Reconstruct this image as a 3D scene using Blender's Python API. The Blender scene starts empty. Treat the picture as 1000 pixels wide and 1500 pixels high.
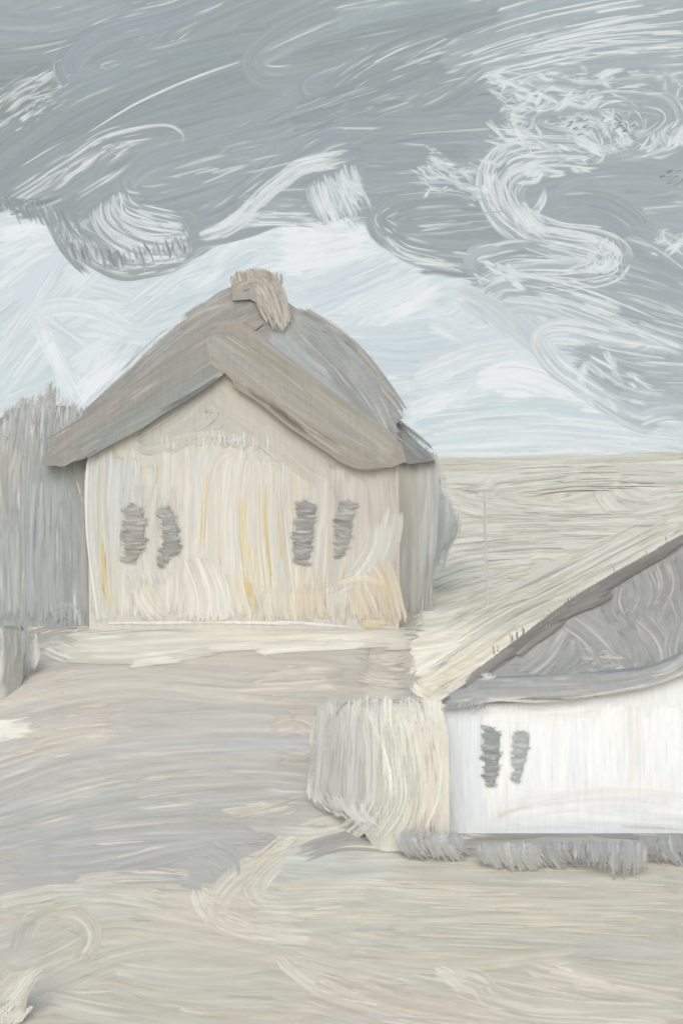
import bpy, math
import numpy as np
RNG = np.random.default_rng(7)
F = 2000.0          # focal length in photo pixels (photo 1000 x 1500)
HZ = 655.0          # eye level row
HC = 10.0           # eye height
PXC = 500.0
EXPO = 0.2
WALL_E = np.array([1.2, 1.165, 1.15])        # what an albedo of 1 facing the camera shows as (linear)
GROUND_E = np.array([1.02, 1.05, 1.14])
D = bpy.data
SC = bpy.context.scene
COL = SC.collection

# ------------------------------------------------------------------ helpers
def lin(c):
    c = np.asarray(c, float) / 255.0
    return np.where(c <= 0.04045, c / 12.92, ((np.clip(c, 0, 2) + 0.055) / 1.055) ** 2.4)

# terrain profile: photo row <-> distance, one smooth monotone table
_PY = np.array([662.5, 664, 668, 685, 720, 760, 800, 860, 915, 960, 1000, 1060, 1130, 1220, 1300, 1400, 1500, 1600, 1800.])
_YD = np.array([330, 260, 200, 150, 105, 80, 64, 48, 40.2, 38.2, 36.6, 34.6, 32.6, 30.0, 28.0, 25.9, 24.0, 22.4, 19.6])
def smooth_y(py):
    return np.interp(py, _PYF, _YDF)
_PYF = np.linspace(662.5, 1800, 1200)
_raw = np.exp(np.interp(_PYF, _PY, np.log(_YD)))
_k = np.ones(25) / 25
_YDF = np.convolve(np.concatenate([np.full(12, _raw[0]), _raw, np.full(12, _raw[-1])]), _k, 'valid')

def P(px, py, Y):
    return np.stack(np.broadcast_arrays((px - PXC) / F * Y, Y, HC - (py - HZ) / F * Y), -1)

def plane(Y):
    def f(px, py, h):
        p = P(np.asarray(px, float), np.asarray(py, float), np.full(np.shape(px), float(Y)))
        p[..., 1] -= h
        return p
    f.d = 0.00012; f.u = Y / F
    return f

def slope(p0, n):
    """any plane through p0 with normal n (towards the viewer)"""
    p0 = np.array(p0, float); n = np.array(n, float); n /= np.linalg.norm(n)
    cam = np.array([0, 0, HC])
    def f(px, py, h):
        px = np.asarray(px, float); py = np.asarray(py, float)
        d = np.stack(np.broadcast_arrays((px - PXC) / F, np.ones_like(px), -(py - HZ) / F), -1)
        t = ((p0 - cam) @ n) / (d @ n)
        return cam + d * t[..., None] + n * np.asarray(h)[..., None]
    f.d = 0.00012; f.u = p0[1] / F
    return f

def tilt(px):
    return (1000 - np.clip(px, -200, 1300)) * .028 - 2 + 1.2 * np.sin(np.asarray(px) / 57.0) + .7 * np.sin(np.asarray(px) / 23.0 + 1)
def ground_q(px, py):
    q = np.asarray(py, float); t = tilt(px)
    for _ in range(4): q = py - t * np.clip((745 - q) / 80, 0, 1)
    return q
def ground_at(px, q, h):
    py = q + tilt(px) * np.clip((745 - q) / 80, 0, 1)
    p = P(np.asarray(px, float), py, smooth_y(q))
    p[..., 2] += (h - 0.03) * p[..., 1] / 30
    return p
def ground(px, py, h):
    px = np.asarray(px, float); py = np.asarray(py, float)
    return ground_at(px, np.clip(ground_q(px, py), 662.6, 1800), h)
ground.d = 0.00004; ground.u = 0.016

SKY_R = 900.0
def sky_surf(R):
    def f(px, py, h):
        px = np.asarray(px, float); py = np.asarray(py, float)
        d = np.stack(np.broadcast_arrays((px - PXC) / F, np.ones_like(px), -(py - HZ) / F), -1)
        d /= np.linalg.norm(d, axis=-1, keepdims=True)
        return np.array([0, 0, HC]) + d * (R - np.asarray(h))[..., None]
    f.d = 0.03; f.u = R / F
    return f

def blob(rows, yc, depth):
    """a rounded mass: rows = (py, left, right) outline, elliptical in plan"""
    rows = np.array(sorted(rows), float)
    def lr(py):
        return np.interp(py, rows[:, 0], rows[:, 1]), np.interp(py, rows[:, 0], rows[:, 2])
    wmax = (rows[:, 2] - rows[:, 1]).max()
    top, hgt = rows[0, 0], rows[-1, 0] - rows[0, 0]
    def dome(py):
        q = np.clip(1 - (py - top) / (.3 * hgt), 0, 1)
        return np.sqrt(1 - q * q * .96)
    def f(px, py, h):
        px = np.asarray(px, float); py = np.asarray(py, float)
        l, r = lr(py)
        u = np.clip((px - (l + r) / 2) / np.maximum((r - l) / 2, 1), -1, 1)
        g = np.sqrt(np.clip((r - l) / wmax, 0.05, 1)) * dome(py)
        Y0 = yc(px) if callable(yc) else np.full(np.shape(px), float(yc))
        Y = Y0 - depth * g * (1 - np.abs(u * .9) ** 7) ** .5
        # keep the real-size outline of the middle plane
        p = P(px, py, Y0)
        k = Y / Y0
        p[..., 0] *= k; p[..., 2] = HC + (p[..., 2] - HC) * k
        p[..., 1] = Y - h
        return p
    f.d = 0.00012; f.u = 40 / F; f.rows = rows; f.yc = yc if callable(yc) else (lambda px: np.full(np.shape(px), float(yc))); f.depth = depth; f.wmax = wmax; f.dome = dome
    return f

class Acc:
    def __init__(s): s.v = []; s.f = []; s.c = []; s.a = []; s.n = 0; s.layer = 0; s.lift = np.zeros(3)
    def add(s, v, f, c, cov=None):
        s.a.append(np.ones(v.size // 3) if cov is None else np.ravel(cov)); s.v.append(v.reshape(-1, 3)); s.f.append(f + s.n); s.c.append(c.reshape(-1, 4)); s.n += len(s.v[-1])
    def poly(s, pts, faces, col, e=None):
        """plain faces (quads or tris padded) with one flat pigment"""
        pts = np.array(pts, float)
        f = np.array([q if len(q) == 4 else (q[0], q[1], q[2], -1) for q in faces])
        c = np.tile(np.append(lin(col) / (WALL_E if e is None else e), 0.5), (len(pts), 1))
        ff = np.where(f < 0, -10**9, f)
        s.v.append(pts); s.f.append(np.where(ff < 0, -1, f + s.n)); s.c.append(c); s.a.append(np.ones(len(pts))); s.n += len(pts)
    def prism(s, outline, Y0, Y1, col, skew=0.0):
        """outline in photo pixels on plane Y0, extruded straight back to Y1"""
        o = np.array(outline, float)
        a = P(o[:, 0], o[:, 1], np.full(len(o), float(Y0)))
        b = a.copy(); b[:, 1] = Y1; b[a[:, 0] < a[:, 0].mean(), 0] += skew
        n = len(o)
        c0 = a.mean(0); c1 = b.mean(0)
        pts = np.concatenate([a, b, [c0], [c1]])
        fs = []
        for i in range(n):
            j = (i + 1) % n
            fs.append((i, j, n + j, n + i))
            fs.append((2 * n, i, j)); fs.append((2 * n + 1, n + j, n + i))
        s.poly(pts, fs, col)
    def body(s, surf, col, fit=.9, e=None, low=1.0):
        rows = surf.rows; n = 22; hg = rows[-1, 0] - rows[0, 0]
        pys = np.linspace(rows[0, 0] + (1 - fit) * .35 * hg, rows[0, 0] + low * hg, 26)
        L = np.interp(pys, rows[:, 0], rows[:, 1]); R = np.interp(pys, rows[:, 0], rows[:, 2])
        u = np.sin(np.linspace(-1, 1, n) * np.pi / 2)[None] * fit
        PX = (L + R)[:, None] / 2 + u * (R - L)[:, None] / 2; PY = np.repeat(pys[:, None], n, 1)
        fr = surf(PX, PY, np.full(PX.shape, -.012))
        bk = fr.copy(); bk[..., 1] = 2 * surf.yc(PX) - fr[..., 1]
        ring = np.concatenate([fr, bk[:, ::-1]], 1); m, k = ring.shape[:2]
        pts = list(ring.reshape(-1, 3)); fs = []
        for i in range(m - 1):
            for j in range(k):
                a = i * k + j; b = i * k + (j + 1) % k
                fs.append((a, b, b + k, a + k))
        c0 = len(pts); pts.append(ring[0].mean(0)); pts.append(ring[-1].mean(0))
        for j in range(k):
            fs.append((c0, j, (j + 1) % k)); fs.append((c0 + 1, (m - 1) * k + (j + 1) % k, (m - 1) * k + j))
        s.poly(pts, fs, col, e)
    def build(s, name, mat, parent=None, loc=None):
        v = np.concatenate(s.v); f = np.concatenate(s.f); c = np.concatenate(s.c)
        loc = np.array(loc if loc is not None else (0, 0, 0), float)
        v = v - loc
        me = D.meshes.new(name)
        me.vertices.add(len(v)); me.vertices.foreach_set('co', v.astype(np.float32).ravel())
        tri = f[:, 3] < 0
        order = np.concatenate([np.where(tri)[0], np.where(~tri)[0]])
        nt = int(tri.sum()); nq = len(f) - nt
        li = np.concatenate([f[tri][:, :3].ravel(), f[~tri].ravel()]).astype(np.int32)
        ls = np.concatenate([np.arange(nt) * 3, nt * 3 + np.arange(nq) * 4]).astype(np.int32)
        me.loops.add(len(li)); me.loops.foreach_set('vertex_index', li)
        me.polygons.add(len(f)); me.polygons.foreach_set('loop_start', ls)
        me.polygons.foreach_set('use_smooth', np.array([False] * nt + [mat is M_LEAF] * nq))
        me.update(calc_edges=True)
        at = me.attributes.new('Col', 'FLOAT_COLOR', 'POINT')
        at.data.foreach_set('color', c.astype(np.float32).ravel())
        av = me.attributes.new('Cov', 'FLOAT', 'POINT'); av.data.foreach_set('value', np.concatenate(s.a).astype(np.float32))
        me.materials.append(mat)
        o = D.objects.new(name, me); COL.objects.link(o)
        if parent is not None:
            o.parent = parent
            o.location = loc - np.array(parent.location)
        else:
            o.location = loc
        return o

def catmull(pts, n):
    p = np.array(pts, float)
    if len(p) == 2: p = np.array([p[0], (p[0] + p[1]) / 2, p[1]])
    q = np.concatenate([[2 * p[0] - p[1]], p, [2 * p[-1] - p[-2]]])
    out = []
    for i in range(len(p) - 1):
        t = np.linspace(0, 1, 24, endpoint=False)[:, None]
        a, b, c, d = q[i], q[i + 1], q[i + 2], q[i + 3]
        out.append(0.5 * (2 * b + (c - a) * t + (2 * a - 5 * b + 4 * c - d) * t**2 + (3 * b - a - 3 * c + d) * t**3))
    out.append(p[-1:]); o = np.concatenate(out)
    s = np.concatenate([[0], np.cumsum(np.linalg.norm(np.diff(o, axis=0), axis=1))])
    return o, s

def blur(a, k):
    if k <= 1: return a
    pad = k
    ap = np.concatenate([np.repeat(a[:1], pad, 0), a, np.repeat(a[-1:], pad, 0)], 0)
    w = np.hanning(k + 2)[1:-1]; w /= w.sum()
    out = np.apply_along_axis(lambda x: np.convolve(x, w, 'same'), 0, ap)
    return out[pad:-pad]

def streaks(nb, M, L, knot, across=1):
    """bristle noise: random across the brush, slowly changing along it"""
    K = max(2, int(L / knot) + 2)
    a = RNG.standard_normal((nb, K))
    if across > 1:
        a = blur(a, across); a /= a.std() + 1e-6
    x = np.linspace(0, K - 1, M)[None] + RNG.uniform(-.5, .5, (nb, 1))
    x = np.clip(x, 0, K - 1.001); i = x.astype(int); t = x - i; t = t * t * (3 - 2 * t)
    r = np.arange(nb)[:, None]
    return a[r, i] * (1 - t) + a[r, np.minimum(i + 1, K - 1)] * t

CREAM = (240, 239, 230)
CV_X0, CV_Y0, CV_N = -800, -420, 2.0
def canvas_of(acc):
    if not hasattr(acc, 'cv'):
        acc.cv = np.full((1080, 1350, 3), np.nan, np.float32)
    return acc.cv
def cv_idx(acc, X, Y):
    cv = canvas_of(acc)
    i = np.clip(((Y - CV_Y0) / CV_N).astype(int), 0, cv.shape[0] - 1); j = np.clip(((X - CV_X0) / CV_N).astype(int), 0, cv.shape[1] - 1)
    return cv, i, j

def stroke(acc, surf, pts, w, col, con=5.0, hl=0.05, hlc=CREAM, dk=0.03, dry=0.0, rag=(10, 16), rnd=(.5, .5),
           e=None, col2=None, extra=None, pitch=2.3, wob=1.0, edge=1.0, knot=130, hlk=110, lay=None, nos=1.0,
           op=.97, fade=(14, 34), soft=.16, cut=0.0, thin=.3):
    """one loaded brush mark: a ragged ribbon of bristle tracks; where it is thin it takes up the pigment it is dragged over"""
    path, s = catmull(pts, 0)
    L = s[-1]
    nb = max(4, int(w / pitch)); M = max(6, int(L / 6.0))
    u = np.linspace(-1, 1, nb)
    teeth = lambda: np.abs(blur(RNG.standard_normal((nb, 1)), 2)[:, 0] + 0.6 * RNG.standard_normal(nb))
    cap = 1 - np.sqrt(np.clip(1 - np.abs(u) ** 2.2, 0, 1))
    s0 = np.minimum(rag[0] * teeth() + rnd[0] * w * cap * .8, L * .45)
    s1 = L - np.minimum(rag[1] * teeth() + rnd[1] * w * cap * .8, L * .45)
    t = np.linspace(0, 1, M)
    S = s0[:, None] + (s1 - s0)[:, None] * t[None]
    X = np.interp(S, s, path[:, 0]); Yp = np.interp(S, s, path[:, 1])
    tx = np.gradient(path[:, 0]); ty = np.gradient(path[:, 1]); ln = np.hypot(tx, ty) + 1e-6
    T = np.stack([tx / ln, ty / ln], 1)
    kk = max(3, int(len(T) * min(.3, w * .5 / max(L, 1))))
    T = blur(T, kk); T /= np.linalg.norm(T, axis=1, keepdims=True) + 1e-6
    NX = np.interp(S, s, -T[:, 1]); NY = np.interp(S, s, T[:, 0])
    wm = 1 + 0.05 * streaks(1, M, L, 50)
    off = u[:, None] * w / 2 * wm + wob * 0.8 * streaks(nb, M, L, 90, 3)
    X = X + NX * off; Yp = Yp + NY * off
    base = np.asarray(col, float) + acc.lift
    C = np.broadcast_to(base, (nb, M, 3)).copy()
    if col2 is not None:
        C += (np.asarray(col2, float) - base) * t[None, :, None]
    n1 = streaks(nb, M, L, knot * 2.5, max(2, nb // 5)); n2 = streaks(nb, M, L, knot); n3 = streaks(nb, M, L, knot * .8, 2)
    C += (con * (0.45 * n1 + 0.6 * n2 + 0.9 * n3))[..., None]
    warm = streaks(nb, M, L, knot * 2, 3)
    C += (warm * con * .22)[..., None] * np.array([1.0, 0.1, -1.0])
    H = 0.5 + 0.10 * n2 + 0.08 * n3
    def overlay(prob, colr, kn, amt=1.0):
        nonlocal C, H
        if prob <= 0: return
        z = streaks(nb, M, L, kn) + .55 * streaks(nb, M, L, kn * .4) + 0.9 * streaks(nb, M, L, kn * 1.2, max(2, nb // 7))
        th = np.quantile(z, 1 - min(.95, prob * 1.5))
        a = (np.clip((z - th) / (.8 * z.std() + 1e-6), 0, 1) * RNG.uniform(.4, 1.05, (nb, 1)))[..., None] * amt
        C = C * (1 - a) + np.asarray(colr, float) * a
        H = H + a[..., 0] * .35
    overlay(dk, base - 20, hlk * 1.3, .7)
    if extra:
        for pr, cc in extra: overlay(pr, cc, hlk * 2.0, .8)
    ed = np.clip((np.abs(u) - .86) / .14, 0, 1)[:, None] * edge
    C += ed[..., None] * (np.where(u > 0, -5, 5))[:, None, None] * np.clip(.4 + streaks(nb, M, L, 70, 3), 0, 1.4)[..., None]  # ridge highlight along one edge, dark side along the other, put into the colour
    # how thickly the paint covers
    Sd = t[None] * (s1 - s0)[:, None]
    f0 = np.clip(Sd / (fade[0] * np.clip(.7 + .5 * RNG.standard_normal((nb, 1)), .15, 2.2) + 1e-3), 0, 1)
    f1 = np.clip((t[None, ::-1] * (s1 - s0)[:, None]) / (fade[1] * np.clip(.8 + .6 * RNG.standard_normal((nb, 1)), .15, 2.6) + 1e-3), 0, 1)
    sd = np.clip((1 - np.abs(u)) / soft, 0, 1)[:, None] if soft > 0 else 1.0
    al = op * f0 * f1 * sd
    z = streaks(nb, M, L, knot * .8) + .6 * streaks(nb, M, L, knot, 3)
    al = al * np.clip(1.15 - .22 * np.clip(z, -1, 3) * (1 - al * .6), .0, 1)
    if dry > 0:
        zz = streaks(nb, M, L, 30, 1) + .8 * streaks(nb, M, L, 120, 3)
        th = np.quantile(zz, 1 - dry) * (1.2 - .5 * t[None])
        al = al * np.clip(1 - (zz - th) / (.5 * zz.std()), 0, 1)
    cv, ci, cj = cv_idx(acc, X, Yp)
    und = cv[ci, cj]; und = np.where(np.isnan(und), C, und)
    A = al[..., None]
    C = C * A + und * (1 - A)
    # ridges catch the light coloured paint last; sky streaks also paint in relief highlights
    overlay(hl, hlc, hlk, 1.0)
    C = np.clip(C, 0, 254)
    k = 4
    tt = np.linspace(0, M - 1, M * k); i0 = np.minimum(tt.astype(int), M - 2); fr = tt - i0
    lerp = lambda q: q[:, i0] * (1 - fr)[(None, slice(None)) + (None,) * (q.ndim - 2)] + q[:, i0 + 1] * fr[(None, slice(None)) + (None,) * (q.ndim - 2)]
    _, wi, wj = cv_idx(acc, lerp(X), lerp(Yp))
    cv[wi, wj] = lerp(C)
    if nos: C = C + RNG.standard_normal((nb, M, 1)) * 1.2 * nos
    a = H[..., None]
    cc = np.concatenate([lin(np.clip(C, 0, 254)) / (WALL_E if e is None else e), a], -1)
    if lay is None:
        lay = acc.layer; acc.layer += 1
    h = lay * surf.d + (H - .5) * surf.d * .8
    V = surf(X, Yp, h)
    idx = np.arange(nb * M).reshape(nb, M)
    f = np.stack([idx[:-1, :-1], idx[1:, :-1], idx[1:, 1:], idx[:-1, 1:]], -1)
    if cut > 0:
        z = streaks(nb - 1, M - 1, L, 30, 1) + 0.6 * streaks(nb - 1, M - 1, L, 120, 3)
        tt = np.linspace(0, 1, M - 1)[None]
        f = f[z < np.quantile(z, 1 - cut) * (1.25 - .55 * tt)]
    cov = f0 * f1 * sd * np.ones((nb, M))
    lim = thin * (1 + .8 * streaks(nb, M, L, 60))
    cov = np.clip((cov - lim * .25) / np.maximum(lim * 1.7, .05), 0, 1) if thin > 0 else np.ones((nb, M))
    if cut <= 0: f = f[(cov[:-1, :-1] + cov[1:, 1:]) > .02]
    acc.add(V, f.reshape(-1, 4), cc, cov)

def idw(ctrl, x, y, p=3.0):
    c = np.array([k[:2] for k in ctrl], float); v = np.array([np.ravel(k[2]) for k in ctrl], float)
    d = np.hypot(c[:, 0] - x, c[:, 1] - y) + 12
    w = d ** -p; w /= w.sum()
    return w @ v

def inside(poly, x, y):
    r = False; n = len(poly); j = n - 1
    for i in range(n):
        xi, yi = poly[i]; xj, yj = poly[j]
        if (yi > y) != (yj > y) and x < (xj - xi) * (y - yi) / (yj - yi) + xi: r = not r
        j = i
    return r

def fill(acc, surf, poly, angs, cols, n, w=(25, 55), L=(90, 200), jit=4.0, ajit=8, ysort=False, **kw):
    """random brush marks inside an outline, following a direction field"""
    a2 = [(x, y, (math.cos(2 * math.radians(a)), math.sin(2 * math.radians(a)))) for x, y, a in angs]
    xs = [p[0] for p in poly]; ys = [p[1] for p in poly]
    k = 0; tries = 0
    pts = []
    while k < n and tries < n * 40:
        tries += 1
        x = RNG.uniform(min(xs), max(xs)); y = RNG.uniform(min(ys), max(ys))
        if inside(poly, x, y): pts.append((x, y)); k += 1
    for x, y in pts:
        Ln = RNG.uniform(*L); aj = math.radians(RNG.normal(0, ajit))
        def trace(sg):
            q = [(x, y)]; px, py = x, y; prev = None
            for _ in range(3):
                c, s_ = idw(a2, px, py); a = math.atan2(s_, c) / 2 + aj
                dx, dy = math.cos(a) * sg, math.sin(a) * sg
                if prev and dx * prev[0] + dy * prev[1] < 0: dx, dy = -dx, -dy
                prev = (dx, dy)
                nx, ny = px + dx * Ln / 6, py + dy * Ln / 6
                if not inside(poly, nx, ny): break
                px, py = nx, ny; q.append((px, py))
            return q
        b = trace(-1); fw = trace(1)
        pth = b[::-1] + fw[1:]
        if len(pth) < 3: continue
        if RNG.random() < .5: pth = pth[::-1]
        c = idw(cols, x, y) + RNG.normal(0, jit)
        stroke(acc, surf, pth, RNG.uniform(*w), c, **kw)

# ------------------------------------------------------------------ materials
def paint_mat(name, rough=.62, spec=.25, bump=.35, scale=(1.0, 1.0, 1.0)):
    m = D.materials.new(name); m.use_nodes = True
    nt = m.node_tree; N = nt.nodes; L = nt.links
    b = N['Principled BSDF']; b.inputs['Roughness'].default_value = rough
    b.inputs['Specular IOR Level'].default_value = spec
    at = N.new('ShaderNodeAttribute'); at.attribute_name = 'Col'
    tc = N.new('ShaderNodeTexCoord'); mp = N.new('ShaderNodeMapping'); mp.inputs['Scale'].default_value = scale
    nz = N.new('ShaderNodeTexNoise'); nz.inputs['Scale'].default_value = 3.0; nz.inputs['Detail'].default_value = 6
    L.new(tc.outputs['Object'], mp.inputs['Vector']); L.new(mp.outputs['Vector'], nz.inputs['Vector'])
    rg = N.new('ShaderNodeMapRange'); rg.inputs['From Min'].default_value = .3; rg.inputs['From Max'].default_value = .7
    rg.inputs['To Min'].default_value = .95; rg.inputs['To Max'].default_value = 1.05
    L.new(nz.outputs['Fac'], rg.inputs['Value'])
    mx = N.new('ShaderNodeVectorMath'); mx.operation = 'SCALE'
    L.new(at.outputs['Color'], mx.inputs[0]); L.new(rg.outputs['Result'], mx.inputs['Scale'])
    L.new(mx.outputs['Vector'], b.inputs['Base Color'])
    ca = N.new('ShaderNodeAttribute'); ca.attribute_name = 'Cov'; gt = N.new('ShaderNodeMath'); gt.operation = 'GREATER_THAN'; sn = N.new('ShaderNodeVectorMath'); sn.operation = 'SNAP'; sn.inputs[1].default_value = (.011, .011, .011)
    wn = N.new('ShaderNodeTexWhiteNoise'); wn.noise_dimensions = '3D'; L.new(tc.outputs['Object'], sn.inputs[0]); L.new(sn.outputs['Vector'], wn.inputs['Vector'])
    wr_ = N.new('ShaderNodeMapRange'); wr_.inputs['To Min'].default_value = .06; wr_.inputs['To Max'].default_value = .9; L.new(wn.outputs['Value'], wr_.inputs['Value'])
    L.new(wr_.outputs['Result'], gt.inputs[1]); L.new(ca.outputs['Fac'], gt.inputs[0]); L.new(gt.outputs['Value'], b.inputs['Alpha'])
    bp = N.new('ShaderNodeBump'); bp.inputs['Strength'].default_value = bump; bp.inputs['Distance'].default_value = .006
    L.new(at.outputs['Alpha'], bp.inputs['Height']); L.new(bp.outputs['Normal'], b.inputs['Normal'])
    return m

def sky_mat(name):
    m = D.materials.new(name); m.use_nodes = True
    nt = m.node_tree; N = nt.nodes; L = nt.links
    N.remove(N['Principled BSDF'])
    at = N.new('ShaderNodeAttribute'); at.attribute_name = 'Col'
    em = N.new('ShaderNodeEmission'); em.inputs['Strength'].default_value = 2 ** -EXPO
    tc = N.new('ShaderNodeTexCoord'); nz = N.new('ShaderNodeTexNoise'); nz.inputs['Scale'].default_value = .05; nz.inputs['Detail'].default_value = 5
    L.new(tc.outputs['Object'], nz.inputs['Vector'])
    rg = N.new('ShaderNodeMapRange'); rg.inputs['To Min'].default_value = .98; rg.inputs['To Max'].default_value = 1.02
    L.new(nz.outputs['Fac'], rg.inputs['Value'])
    mx = N.new('ShaderNodeVectorMath'); mx.operation = 'SCALE'
    L.new(at.outputs['Color'], mx.inputs[0]); L.new(rg.outputs['Result'], mx.inputs['Scale'])
    L.new(mx.outputs['Vector'], em.inputs['Color']); ca = N.new('ShaderNodeAttribute'); ca.attribute_name = 'Cov'; tr = N.new('ShaderNodeBsdfTransparent'); ms = N.new('ShaderNodeMixShader')
    L.new(ca.outputs['Fac'], ms.inputs['Fac']); L.new(tr.outputs['BSDF'], ms.inputs[1]); L.new(em.outputs['Emission'], ms.inputs[2])
    L.new(ms.outputs['Shader'], N['Material Output'].inputs['Surface'])
    return m

M_SKY = sky_mat('sky_light')
M_WALL = paint_mat('limewash', scale=(4, 4, .4))
M_ROOF = paint_mat('weathered_shingle', scale=(2, 2, 2))
M_LEAF = paint_mat('foliage', scale=(6, 6, .6))
M_EARTH = paint_mat('earth', scale=(.4, 2, 2), bump=.3)
M_GLASS = paint_mat('window_dark', scale=(1, 4, 8))
M_WOOD = paint_mat('wood', scale=(6, 6, .5))

def tag(o, label=None, cat=None, group=None, kind=None):
    if label: o['label'] = label
    if cat: o['category'] = cat
    if group: o['group'] = group
    if kind: o['kind'] = kind
    return o
def empty(name, loc):
    o = D.objects.new(name, None); COL.objects.link(o); o.location = loc; o.empty_display_size = .3
    return o

# ================================================================== SKY
sky = Acc(); sky.lift = np.array([14., 14, 11]); SS = sky_surf(SKY_R)
# dome patch behind everything
az = np.linspace(-75, 75, 61); el = np.linspace(-8, 62, 36)
A, Ev = np.meshgrid(np.radians(az), np.radians(el), indexing='ij')
Rb = SKY_R + 6
Vd = np.stack([np.sin(A) * np.cos(Ev) * Rb, np.cos(A) * np.cos(Ev) * Rb, HC + np.sin(Ev) * Rb], -1)
idx = np.arange(A.size).reshape(A.shape)
Fd = np.stack([idx[:-1, :-1], idx[1:, :-1], idx[1:, 1:], idx[:-1, 1:]], -1).reshape(-1, 4)
Cd = np.where((Ev < math.radians(9))[..., None], lin((213, 222, 226)), lin((163, 171, 175)))
sky.add(Vd, Fd, np.concatenate([Cd, np.full(A.shape + (1,), .5)], -1))
PALE = [(20, 350, (216, 225, 229)), (60, 480, (212, 221, 225)), (150, 560, (216, 224, 228)), (200, 420, (214, 222, 227)),
        (330, 400, (214, 222, 227)), (430, 370, (226, 232, 235)), (560, 400, (214, 222, 228)), (620, 470, (214, 223, 228)),
        (560, 530, (209, 218, 223)), (700, 530, (214, 222, 227)), (640, 620, (209, 218, 222)), (850, 620, (212, 221, 225)),
        (960, 620, (208, 216, 220)), (760, 560, (224, 231, 234)), (100, 640, (212, 221, 225)), (60, 330, (220, 227, 230))]
PANG = [(20, 340, -12), (80, 430, -55), (40, 540, -50), (160, 470, 20), (250, 450, -30), (180, 540, -55), (330, 380, -25), (440, 350, -4),
        (540, 370, -20), (560, 450, -30), (680, 420, -30), (600, 500, 2), (720, 520, -4), (700, 600, 4), (880, 640, 1), (1000, 640, 2), (820, 570, 12)]
pale_poly = [(-140, 280), (90, 300), (150, 370), (300, 330), (540, 290), (700, 380), (790, 480), (860, 560), (1140, 590), (1140, 690), (-140, 690)]
fill(sky, SS, pale_poly, PANG, PALE, 190, w=(28, 66), L=(90, 220), jit=3, hl=.2, hlc=(248, 251, 250), con=4.5, dk=.02, dry=.04, rag=(16, 22))
for p_ in ([(690, 430), (750, 462), (810, 505)], [(720, 440), (790, 500), (850, 540)], [(660, 420), (720, 450), (770, 500)]): stroke(sky, SS, p_, 50, (205, 212, 217), con=4, hl=.12)
for xa, xb in ((-780, -90), (1090, 1800)): fill(sky, SS, [(xa, 300), (xb, 300), (xb, 690), (xa, 690)], [(xa, 400, -20), (xb, 400, 15), (xa, 650, 0), (xb, 650, 0)], PALE, 46, w=(50, 90), L=(160, 320), jit=3, hl=.2, hlc=(248, 251, 250), con=4.5, pitch=3.2)
# marks of brighter paint in the opening
W1 = (250, 252, 251)
def sk(pts, w, c, **k):
    kw = dict(hl=.2, hlc=W1, con=4, dk=.03, dry=.05); kw.update(k)
    stroke(sky, SS, pts, w, c, **kw)
sk([(-10, 365), (50, 340), (92, 335)], 40, (222, 229, 232), hl=.35)
sk([(-10, 420), (60, 365), (95, 352)], 34, (219, 227, 231), hl=.3)
sk([(-10, 560), (50, 480), (110, 400)], 50, (213, 222, 226), hl=.25)
sk([(0, 590), (90, 545), (160, 500)], 26, (210, 219, 223), hl=.1)
sk([(42, 465), (90, 450), (150, 458), (205, 490)], 30, (217, 226, 229), hl=.3)
sk([(50, 462), (72, 510), (100, 560), (126, 600)], 22, (217, 226, 229), hl=.4)
sk([(60, 470), (110, 505), (150, 530)], 40, (214, 222, 227), hl=.22)
sk([(100, 545), (135, 520), (180, 500)], 34, (226, 232, 234), hl=.45)
sk([(110, 580), (150, 545), (200, 500)], 30, (222, 230, 232), hl=.4)
sk([(180, 470), (230, 430), (280, 395)], 46, (214, 222, 227), hl=.22)
sk([(225, 460), (290, 430), (330, 415)], 40, (212, 221, 226), hl=.1)
sk([(280, 420), (340, 390), (400, 360)], 62, (214, 222, 228), hl=.05)
sk([(275, 425), (310, 400), (330, 380)], 22, (226, 232, 235), hl=.4)
sk([(300, 395), (350, 355), (430, 345)], 30, (223, 230, 233), hl=.3)
sk([(400, 352), (470, 348), (545, 332)], 44, (241, 244, 245), hl=.25)
sk([(405, 385), (470, 372), (560, 350)], 40, (242, 245, 246), hl=.25)
sk([(430, 410), (500, 390), (590, 362)], 34, (221, 228, 232), hl=.25)
sk([(440, 440), (520, 410), (600, 375)], 50, (214, 222, 228), hl=.12)
sk([(510, 472), (560, 440), (640, 405)], 40, (219, 227, 231), hl=.35)
sk([(530, 478), (590, 448), (650, 420)], 30, (226, 232, 235), hl=.45)
sk([(480, 492), (600, 492), (720, 478)], 34, (210, 219, 224), hl=.08)
sk([(520, 520), (620, 525), (740, 508)], 52, (209, 218, 223), hl=.06)
sk([(620, 470), (660, 478), (700, 500)], 34, (219, 227, 230), hl=.3)
sk([(600, 560), (690, 520), (770, 505)], 40, (219, 227, 231), hl=.25)
sk([(690, 565), (740, 545), (810, 545)], 34, (241, 244, 245), hl=.2)
sk([(720, 575), (800, 572), (880, 590)], 24, (238, 242, 243), hl=.3)
sk([(590, 610), (660, 596), (720, 580)], 26, (233, 238, 239), hl=.5, dry=.2)
sk([(592, 598), (640, 585), (690, 565)], 20, (226, 232, 235), hl=.5, dry=.2)
sk([(600, 622), (740, 596), (880, 606), (1010, 630)], 44, (209, 218, 222), hl=.1)
sk([(610, 640), (780, 630), (1010, 648)], 36, (213, 222, 225), hl=.14)
sk([(620, 660), (800, 650), (1010, 652)], 22, (219, 226, 228), hl=.2)
sk([(640, 668), (760, 664), (900, 660)], 12, (226, 231, 230), hl=.3, dry=.2)

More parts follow.
